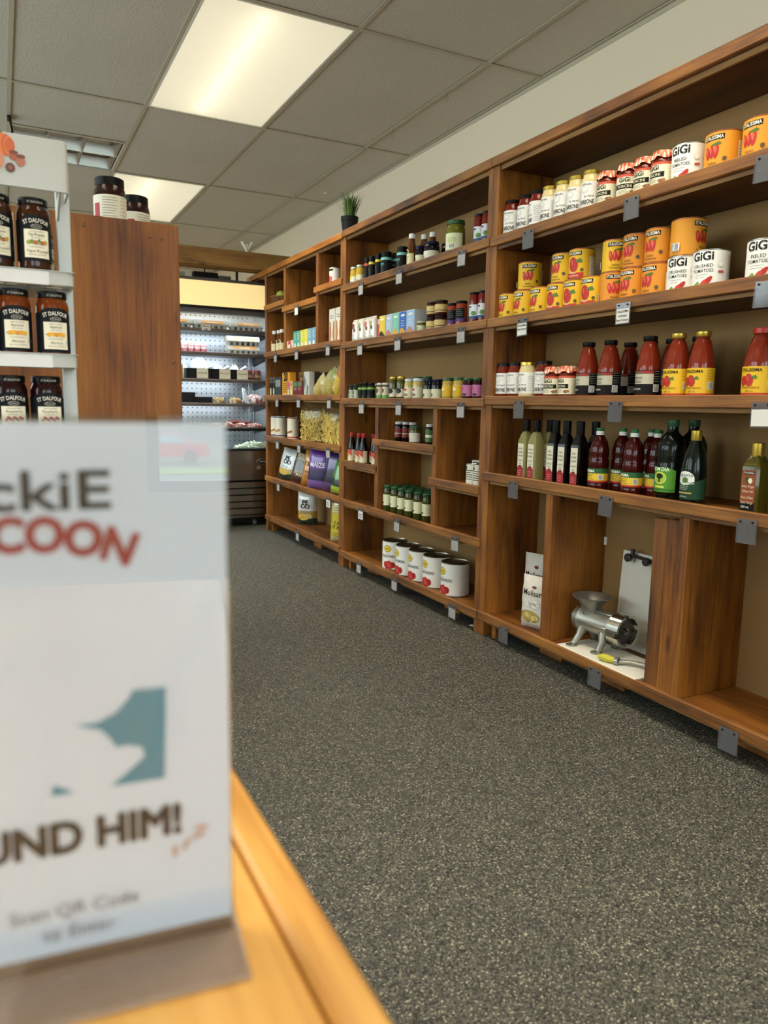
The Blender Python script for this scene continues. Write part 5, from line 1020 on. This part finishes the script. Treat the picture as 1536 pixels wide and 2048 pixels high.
for z, k, xs_, nm in ((1.278, 'fig', (.158, .088, .018), 'dark fig'), (1.098, 'apr', (.186, .114, .042), 'orange apricot'), (.925, 'ras', (.168, .1, .032), 'dark raspberry')):
    for i, x in enumerate(xs_): put(k, '%s jam jar on the rack, %s from right in front' % (nm, ORD[i]), -.08+x, yr+.045, z, PI/2+.12, nm+' jam jars')
put('fig', 'dark fig jam jar in the second row on the rack', .085, yr+.115, 1.258, PI/2+.9, 'dark fig jam jars')
carton('teabx', .05, .04, .16, 'd9d2b8', lambda p, w, h: (p.lines(-w*.4, w*.1, h*.5, h*.95, 8, '7a8a4a', .003), p.rect(w*.2, h*.2, w*.45, h*.95, 'b8b48a')))
put('teabx', 'white and green carton behind the fig jam jars', .02, yr+.19, 1.258, PI/2)
part('rear_shelf', MB().box((-.3, .1, 1.25), (.2, .24, 1.256)), GREY, t, False)
# ------------------------------------------------------------------ refrigerated display case
FX0, FX1, FY = .86, 2.06, 5.93
t = thing('refrigerated_case', 'stainless open-front refrigerated case with lit yellow header panel', 'refrigerator', ((FX0+FX1)/2, FY, 0)); ox = (FX0+FX1)/2
def PF(n, mb, m, **k): mb.v = [(x-ox, y-FY, z) for x, y, z in mb.v]; return part(n, mb, m, k.pop('up', t), k.pop('smooth', False), **k)
SS = mat('8f877a', .25, 1, var=.08); DK = mat('1a1a1a', .4); INT = mat('b3b8ba', .3, .85, var=.08)
PF('side_wall', MB().box((FX0, FY+.02, .1), (FX0+.04, FY+.72, 1.96)), SS); PF('side_wall', MB().box((FX1-.04, FY+.02, .1), (FX1, FY+.72, 1.96)), INT)
PF('rear_wall', MB().box((FX0, FY+.6, .1), (FX1, FY+.72, 1.96)), INT); PF('roof', MB().box((FX0, FY+.03, 1.94), (FX1, FY+.72, 1.97)), SS)
PF('plinth', MB().box((FX0+.02, FY+.08, .02), (FX1-.02, FY+.65, .1)), DK)
for i in range(5): PF('louvre_slat', MB().prism([(FY-.006, .105+i*.055), (FY+.03, .14+i*.055), (FY+.034, .155+i*.055), (FY-.002, .15+i*.055)], 0, FX0, FX1), SS)
PF('kick_rail', MB().box((FX0, FY-.004, .075), (FX1, FY+.03, .1), 0, .003), SS)
PF('front_panel', MB().box((FX0, FY, .385), (FX1, FY+.02, .628), 0, .003), SS); PF('louvre_backing', MB().box((FX0, FY+.036, .1), (FX1, FY+.05, .39)), DK)
PF('lower_trim', MB().box((FX0, FY-.004, .628), (FX1, FY+.024, .645)), DK)
PF('glass_guard', MB().box((FX0, FY+.006, .645), (FX1, FY+.012, .79)), clear('f6fbfa', .15, 'guard_glass', .0, .05)); PF('guard_rail', MB().box((FX0, FY, .788), (FX1, FY+.022, .808)), DK)
PF('well_floor', MB().box((FX0+.04, FY+.024, .62), (FX1-.04, FY+.6, .64)), INT)
PF('header_panel', MB().box((FX0, FY, 1.757), (FX1, FY+.02, 1.945)), mat('ecd090', .4, var=.03, emit=.5)); PF('header_top_bar', MB().box((FX0, FY-.005, 1.945), (FX1, FY+.04, 1.967)), mat('55504a', .4, .5))
PF('header_bottom_bar', MB().box((FX0, FY-.004, 1.742), (FX1, FY+.04, 1.757)), DK); PF('hood', MB().box((FX0, FY+.03, 1.705), (FX1, FY+.12, 1.742)), mat('6c6862', .4, .4))
HO = MB()
for i in range(26):
    for j in range(27):
        x, z = FX0+.08+i*.041, .68+j*.041; HO.add([(x+.0055*math.cos(k*PI/3), FY+.5985, z+.0055*math.sin(k*PI/3)) for k in range(6)], [tuple(range(6))])
for i in range(9):
    for j in range(25):
        y, z = FY+.1+i*.05, .7+j*.041; HO.add([(FX1-.0415, y+.005*math.cos(k*PI/3), z+.005*math.sin(k*PI/3)) for k in range(6)], [tuple(range(6))])
PF('perforations', HO, mat('15181a', .8), kind='stuff')
for x in (FX1-.085, FX1-.06): PF('slotted_upright', MB().box((x, FY+.575, .66), (x+.016, FY+.6, 1.72)), INT)
LED = mat('e9f4ff', .5, var=0, emit=24)
SHZ = (1.59, 1.405, 1.195, 1.005, .815); SHY = (.07, .06, .05, .05, .035)
for z, yy in zip(SHZ, SHY):
    tr_ = PF('shelf_tray', MB().box((FX0+.045, FY+yy+.01, z-.006), (FX1-.05, FY+.57, z)), INT); PF('light_strip', MB().box((FX0+.06, FY+yy+.013, z-.014), (FX1-.12, FY+yy+.03, z-.007)), LED, up=tr_); PF('shelf_lip', MB().box((FX0+.045, FY+yy, z-.022), (FX1-.1, FY+yy+.01, z+.004), 0, .002), mat('6a6058', .4, .6), up=tr_)
    PF('shelf_bracket', MB().prism([(FY+yy+.02, z-.012), (FY+.57, z-.006), (FY+.57, z-.07)], 0, FX1-.05, FX1-.046), DK, up=tr_)
PF('light_strip', MB().box((FX0+.06, FY+.125, 1.73), (FX1-.08, FY+.145, 1.738)), LED)
PF('badge', MB().lathe([(0, 0), (1, 0), (.96, .004), (0, .004)], 28, mp=lambda x, y, z: (1.905+x*.05, FY-z, .538+y*.024)), mat('b8b4aa', .3, .9), smooth=True)
bd = Print(lambda s, q, e: (s, FY-.004-e, q)); bd.ell(1.905, .538, .045, .02, '121212', 24); bd.txt('MXTA', 1.905, .531, .02, 'b8b4aa'); bo = bd.mb; bo.v = [(x-ox, y-FY, z) for x, y, z in bo.v]; link('badge_plate', bo.mesh('badge_plate', bd.mats, False, False), t)
PF('scuff_sticker', MB().box((1.855, FY-.0006, .475), (1.885, FY, .505)), mat('7a746a', .5, .6))
for x in (1.85, 1.05): PF('caster', MB().lathe([(0, -.012), (.024, -.012), (.026, -.006), (.026, .006), (.024, .012), (0, .012)], 14, mp=lambda a, b_, c, x=x: (x+c, FY+.06+a, .027+b_)), mat('6f6d68', .4, .5), smooth=True)
# things in the case
CARD = mat('a8a598', .85, var=.08, bump=.5, bscale=150); LBL = 'c98a3c'
def eggs(label, x, y, z, w=.27):
    e = thing('egg_carton', label, 'egg carton', (x, y, z), 0, 'grey egg cartons'); b0 = MB(); d = .105
    for i in range(6):
        for j in range(2): b0.lathe([(0, 0), (.012, 0), (.019, .022), (.021, .036)], 10, 0, (-w/2+w*(i+.5)/6, -.026+.052*j, 0))
    b0.box((-w/2, -d/2, .03), (w/2, d/2, .038)); part('tray', b0, CARD, e)
    part('cover', MB().prism([(-d/2, .038), (-d/2+.016, .072), (d/2-.016, .072), (d/2, .038)], 0, -w/2, w/2), CARD, e, False)
    q = Print(lambda s, tt, ee: (s, -d/2+.016*tt-ee*1.5-.0005, .04+tt*.03)); q.rect(-w*.3, .2, w*.36, .85, LBL); q.rect(-w*.12, .35, w*.2, .5, 'e0cfa0'); link('label', q.mesh('label'), e)
eggs('grey egg carton at the left end of the top case shelf', 1.24, 6.09, 1.59); eggs('grey egg carton in the middle of the top case shelf', 1.525, 6.09, 1.59); eggs('grey egg carton at the right end of the top case shelf', 1.82, 6.09, 1.59)
eggs('grey egg carton, lower of the two stacked', 1.79, 6.09, 1.405); eggs('grey egg carton, upper of the two stacked', 1.788, 6.09, 1.477)
for i in range(4):
    bag('rp%d' % i, .055, .075, .04, [(0, 'b5343c'), (.4, 'c9a0a0')], lambda p, w, h: (p.rect(-w*.3, h*.4, w*.3, h*.6, 'd9d2d0'), p.lines(-w*.3, w*.3, h*.2, h*.3, 2, 'e0c0c0', .003)), 'snack_packet', cat='packet'); put('rp%d' % i, 'small red and white packet, %s from left in the case' % ORD[i], 1.32+i*.05, 6.09, 1.405, 0, 'red packets', base=0)
def paper_card(p, st): p.txt(st, 0, -.012, .022, '3a3830', 0, .07)
for i, (x, wd, s) in enumerate(((1.41, .2, 'mozzarella'), (1.59, .15, 'Bocconcini'), (1.735, .13, 'Scamorza'))):
    e = thing('storage_bin', 'black plastic bin with handwritten paper card, %s from left' % ORD[i], 'bin', (x, 6.06, 1.196), 0, 'black bins with cards'); mb = MB(); h = .085; a = wd/2-.003
    mb.box((-a, -.05, 0), (a, .1, .004)).box((-a, -.052, 0), (a, -.048, h)).box((-a, .096, 0), (a, .1, h)).box((-a, -.05, 0), (-a+.004, .1, h)).box((a-.004, -.05, 0), (a, .1, h)); part('tub', mb, DK, e, False)
    q = Print(lambda ss, tt, ee: (ss+.03, -.054-ee, .048+tt)); q.rect(-.045, -.04, .045, .035, 'd8d0b8'); q.txt(s, 0, -.004, .02, '3c3a32', 0, .075); link('card', q.mesh('card'), e)
FILM = mat('c3cfd0', .15, 0, .8, var=.1, bump=.8, bscale=40)
def lump(name, label, cat, x, y, z, sx, sy, sz, m, seed, amp=.25, grp=None, n=10, extra=None):
    e = thing(name, label, cat, (x, y, z), 0, grp); rnd = random.Random(seed); ph = [rnd.uniform(0, 6) for _ in range(8)]
    def mp(a, b_, c):
        k = 1+amp*math.sin(4*a+ph[0])*math.sin(5*b_+ph[1])+amp*.6*math.sin(9*a+ph[2]+6*c)*math.cos(8*b_+ph[3]); return (a*sx*k, b_*sy*k, max(0, c*sz*(1+amp*.5*math.sin(7*a+ph[4])*math.cos(6*b_+ph[5]))))
    pr = [(0, 0), (.8, 0)]+[(math.cos(PI/2*i/n)**.7 if i < n else 0, math.sin(PI/2*i/n)) for i in range(1, n+1)]
    part('body', MB().lathe(pr, 28, mp=mp), m, e)
    if extra: extra(e)
    return e
CLR = clear('f4f8f8', .15, 'plastic_film', .15, .08)
def tail(e): part('twisted_neck', MB().tube([(.03, -.01, .05), (.06, -.03, .09), (.09, -.02, .1)], [.02, .008, .016], 8), FILM, e)
lump('plastic_bag', 'tall clear plastic bag of cheese rising from the bins', 'bag', 1.44, 6.1, 1.203, .07, .035, .16, FILM, 1, .2, 'clear plastic bags', extra=tail); lump('plastic_bag', 'low clear plastic bag at the left end of the bins', 'bag', 1.325, 6.13, 1.203, .045, .035, .12, FILM, 2, .2, 'clear plastic bags', extra=tail)
lump('paper_wrap', 'white crumpled wrap in the middle bin', 'wrap', 1.58, 6.09, 1.203, .055, .035, .11, mat('c9d2dc', .6, var=.1, bump=.8, bscale=50), 3, .35, 'white wraps', extra=tail); lump('paper_wrap', 'white crumpled wrap in the right bin', 'wrap', 1.72, 6.09, 1.203, .045, .035, .11, mat('c9d2dc', .6, var=.1, bump=.8, bscale=50), 4, .35, 'white wraps', extra=tail)
jar('rl', 'preserve_jar', 'jar', .032, .085, glassy('5a3a24'), mat('7a1f2c', .4), simple('8a6a50', .3, .5), lidh=.22)
for i, x in enumerate((1.836, 1.905)): put('rl', 'small red-lidded jar beside the black bins, %s one' % ('left', 'right')[i], x, 6.06, 1.196, 0, 'red-lidded case jars', base=0)
e = thing('wood_block', 'short orange wooden block at the left end of the bins', 'block', (1.27, 6.0, 1.196)); part('block', MB().box((-.012, -.02, -.0), (.012, .02, .1), 0, .002), wood('z', '8a5a22', 'a8742c', 'c28e40'), e, False); part('end_cap', MB().box((-.013, -.021, .1), (.013, .021, .104)), mat('8a5a22', .6), e, False)
e = thing('food_tray', 'tall black food tray at the left of the lower case shelf', 'tray', (1.32, 6.05, 1.006)); part('tub', MB().prism([(-.055, 0), (.055, 0), (.062, .085), (-.062, .085)], 1, -.04, .05), DK, e, False); part('film', MB().box((-.058, -.038, .0855), (.058, .048, .087)), CLR, e, False)
e = thing('food_tray', 'low black food tray with torn wrap beside the tall one', 'tray', (1.45, 6.05, 1.006)); part('tub', MB().prism([(-.06, 0), (.06, 0), (.068, .05), (-.068, .05)], 1, -.04, .05), DK, e, False); part('film', MB().box((-.06, -.038, .0505), (.06, .048, .052)), CLR, e, False)
BREAD = mix2('c9a66a', '8f6a3c', 40, .7, 0, .4); MEAT = mat('8a3a30', .5, var=.35, coat=.4)
def wrapf(e): part('wrap', MB().lathe([(0, 0), (1, 0), (1.02, .5), (.8, .9), (0, 1)], 18, mp=lambda a, b_, c: (a*.062, b_*.04, c*.056+.001)), CLR, e)
lump('wrapped_sandwich', 'clear-wrapped sandwich in the case, left one', 'sandwich', 1.575, 6.05, 1.006, .055, .035, .05, BREAD, 5, .15, 'wrapped sandwiches', extra=wrapf); lump('wrapped_sandwich', 'clear-wrapped sandwich in the case, right one', 'sandwich', 1.715, 6.05, 1.006, .055, .035, .05, BREAD, 6, .15, 'wrapped sandwiches', extra=wrapf)
lump('meat_bag', 'clear bag of sliced cured meat slumped at the case right', 'meat', 1.87, 6.04, 1.006, 0.09, .045, .075, mix2('b8b4b4', '7a4038', 30, .35, .3, .8), 7, .3, extra=lambda e: part('loose_film', MB().tube([(-.06, -.02, .09), (-.1, -.04, .12), (-.09, -.05, .04), (-.06, -.055, .005)], [.006, .014, .018, .01], 8), FILM, e))
for i, (x, w_, hh) in enumerate(((1.52, .05, .035), (1.63, .055, .04), (1.74, .05, .035), (1.86, .07, .032))): lump('meat_pack', 'pack of red sliced meat on the lower tray, %s from left' % ORD[i], 'meat', x, 6.0, .816, w_, .03, hh, mix2('c9b0a4', '8a3a32', 45, .45, .2, .6), 20+i, .3, 'red meat packs', extra=lambda e: part('wrap_edge', MB().box((-.05, -.032, 0), (.05, .03, .003)), CLR, e, False))
e = thing('sausage', 'dark cured sausage lying across the red meat packs', 'sausage', (1.75, 6.07, .852)); part('casing', MB().tube([(-.08, 0, .0), (-.04, 0, .004), (.02, .005, .002), (.11, .01, 0)], [.018, .022, .014, .012], 12), mat('5a1f18', .35, coat=.5, var=.2), e); part('string_end', MB().tube([(-.08, 0, 0), (-.1, 0, .006)], [.006, .004], 6), mat('b8a890', .7), e)
cm = MB(); rnd = random.Random(9)
for i in range(260):
    x, y = rnd.uniform(1.7, 2.0), rnd.uniform(FY+.03, FY+.14); z = .64+rnd.uniform(0, .05)*(1-abs(x-1.87)/.2); r_ = rnd.uniform(.006, .011)
    cm.lathe([(0, -r_), (r_*.9, -r_*.3), (r_*.8, r_*.5), (0, r_)], 6, 0, (x, y, z+r_))
o = link('cheese_curds', cm.mesh('cheese_curds', mat('cfd0b8', .6))); tag(o, 'heap of pale cheese curds behind the glass guard of the case', 'cheese'); o['kind'] = 'stuff'
e = thing('shelf_card', 'white handwritten card clipped to the top case shelf', 'card', (1.47, 5.985, 1.575)); q = Print(lambda s, tt, ee: (s, -ee, tt)); q.rect(-.035, 0, .035, .045, 'cfcabb'); q.txt('Medium', 0, .026, .016, '2a2824', .01, .06); q.txt('Eggs', 0, .006, .016, '2a2824', .01, .06); link('card', q.mesh('card'), e); part('clip', MB().box((-.01, -.0, -.004), (.01, .012, .002)), DK, e, False)
# boxes on top of the case
e = thing('control_box', 'white vented box on top of the refrigerated case', 'box', (1.34, 6.2, 1.97)); part('body', MB().box((-.075, 0, 0), (.075, .15, .09), 0, .004), WHITE, e, False); part('vent', MB().box((-.055, -.002, .03), (.02, 0, .07)), mat('a8a494', .6), e, False)
e = thing('control_box', 'black flat panel box on top of the refrigerated case', 'box', (1.53, 6.2, 1.97)); part('body', MB().box((-.1, 0, 0), (.1, .15, .085), 0, .004), DK, e, False); part('antenna', MB().tube([(.0, .05, .085), (0, .05, .13)], .006, 6), DK, e)
e = thing('control_box', 'grey-brown box beside the black box on the case', 'box', (1.685, 6.2, 1.97)); part('body', MB().box((-.05, 0, 0), (.05, .15, .068), 0, .004), mat('6a6458', .6), e, False); part('vent', MB().box((-.025, -.002, .015), (.04, 0, .05)), mat('4c483e', .6), e, False)
e = thing('support_rod', 'thin black vertical rod between the case and the beam', 'rod', (1.76, 6.12, 1.97)); part('rod', MB().box((-.008, -.008, 0), (.008, .008, .2)), DK, e, False); part('foot', MB().box((-.02, -.02, 0), (.02, .02, .006)), DK, e, False)
# ------------------------------------------------------------------ counter and sign in the foreground
zc = .72
t = thing('counter', 'orange pine counter in the foreground carrying the sign', 'counter', (-.3, .4, 0))
PINE = wood('y', 'b07228', 'd29a48', 'e6b868', .45, False, .7)
part('top', MB().box((-.6, -.9, zc-.03), (.428, .75, zc), 0, .003), PINE, t, False); part('edge_strip', MB().box((.43, -.9, zc-.032), (.457, .75, zc+.001), 0, .004), PINE, t, False)
part('front_panel', MB().box((.38, -.88, 0), (.4, .73, zc-.03)), WZ, t, False); part('end_panel', MB().box((-.58, .71, 0), (.38, .73, zc-.03)), WX, t, False)
sa = -math.radians(6.3)
t = thing('sign_holder', 'clear acrylic sign holder with printed white page on the counter', 'sign', (-.0045, .395, zc), sa)
ACR = clear('f3f3f1', .2, 'acrylic', .0, .04)
part('paper', MB().box((-.108, -.0004, .0105), (.108, .0004, .289)), mat('eaf0ff', .4, coat=.9, var=0), t, False)
p = Print(lambda s, tt, e: (s, -.0004-e*.6, tt+.0105)); p.sc = 1
def sp_(u, v):                      # page position of a mark: metres right of centre, metres above the page's lower edge
    k = 1.0-.0*u; bot = 1934-.2246*u; sc = (bot-845)/.2785; ed = 432+31*(v-845)/985; mid = ((bot-845)+(1830-845))/2/.2785
    return (.108-(ed-u)/mid, (bot-v)/sc)
def mark(st, u0, u1, v, hgt, m, bold=0, arc=0, full=None):
    x0, t0 = sp_(u0, v); x1, t1 = sp_(u1, v); size = hgt
    (p.heavy(st, (x0+x1)/2, (t0+t1)/2-hgt*.36, size, m, bold, wmax=x1-x0, arc=arc, fit=True) if bold else p.txt(st, (x0+x1)/2, (t0+t1)/2-hgt*.36, size, m, 0, x1-x0, arc))
mark('ckiE', 16, 228, 968, .027, '3a3434', .0006)
p.heavy('RACCOON', .009, .2165, .0235, 'b03a34', .0011, wmax=.1, arc=.13)
p.poly([sp_(*q) for q in ((270, 1355), (330, 1350), (330, 1535), (230, 1550), (262, 1520), (292, 1490), (287, 1470), (262, 1466), (240, 1470), (228, 1450), (212, 1434), (165, 1425), (205, 1420), (240, 1400), (262, 1372))], '3a93ae')
p.poly([sp_(*q) for q in ((122, 1568), (128, 1545), (165, 1562))], '3a93ae')
mark('FOUND HIM!', -115, 360, 1655, .0235, '2c2a2c', .0010)
for a_, u_, v_ in ((.3, 350, 1688), (.9, 372, 1674), (1.6, 395, 1655), (1.9, 400, 1638)): p.ell(*sp_(u_, v_), .0038, .0011, 'c98a5a', 8, 1.9-a_)
mark('Scan QR Code', 45, 282, 1802, .0105, '8c8a8c'); mark('to Enter', 103, 240, 1848, .0105, '8c8a8c')
link('print', p.mesh('print'), t)
part('front_sheet', MB().box((-.109, -.0032, .004), (.109, -.0016, .292)), ACR, t, False); part('back_sheet', MB().box((-.109, .0012, .004), (.109, .0032, .292)), ACR, t, False)
part('foot', MB().box((-.112, -.041, 0), (.112, .04, .004), 0, .001), clear('f0e6dc', .2, 'acrylic_foot', .05, .05, .3, (.66, .5, .38, 1)), t, False)
# ------------------------------------------------------------------ street outside the front window
gz_ = -1.9
struct('street_ground', MB().box((-45, -80, gz_-.1), (45, -6, gz_)), mat('6f6e6a', .9, bump=.4, bscale=20))
struct('lawn_strip', MB().box((-45, -32.5, gz_), (45, -30.2, gz_+.05)), mat('7d9a2c', .9, var=.3, bump=.8, bscale=30)); struct('sidewalk', MB().box((-45, -27, gz_), (45, -24, gz_+.06)), mat('b9bcc4', .8))
struct('street_wall', MB().box((-45, -60, gz_), (45, -59, 1.5)), mat('8a8a86', .9))
t = thing('parked_car', 'red parked car on the street outside the front window', 'car', (-1.3, -36, gz_))
RED = mat('c21f2c', .3, coat=.8); body = [(-2.1, .35), (-2.15, .75), (-1.9, .9), (-1.2, .98), (-.6, 1.4), (.7, 1.42), (1.4, 1.0), (2.1, .92), (2.2, .6), (2.15, .33)]
part('body', MB().prism(body, 1, -.85, .85), RED, t, False); part('window_band', MB().prism([(-1.05, 1.0), (-.55, 1.35), (.65, 1.37), (1.25, 1.0)], 1, -.86, .86), mat('8fb0c8', .1, coat=1), t, False)
for x in (-1.35, 1.35):
    for y in (-.8, .8): part('wheel', MB().lathe([(0, -.1), (.3, -.1), (.33, -.05), (.33, .05), (.3, .1), (0, .1)], 18, mp=lambda a, b_, c, x=x, y=y: (x+a, y+c, .33+b_)), mat('1c1c1e', .6), t)
t = thing('paper_scrap', 'thin white paper scrap on the floor under the middle unit', 'paper', (1.93, 2.79, 0), .3)
part('scrap', MB().prism([(-.012, -.04), (.014, -.036), (.01, .042), (-.014, .036)], 2, .0005, .0018), PAPER, t, False)
part('curled_edge', MB().prism([(-.012, .0005), (-.018, .004), (-.0165, .005), (-.011, .0018)], 1, -.036, .036), PAPER, t, False)
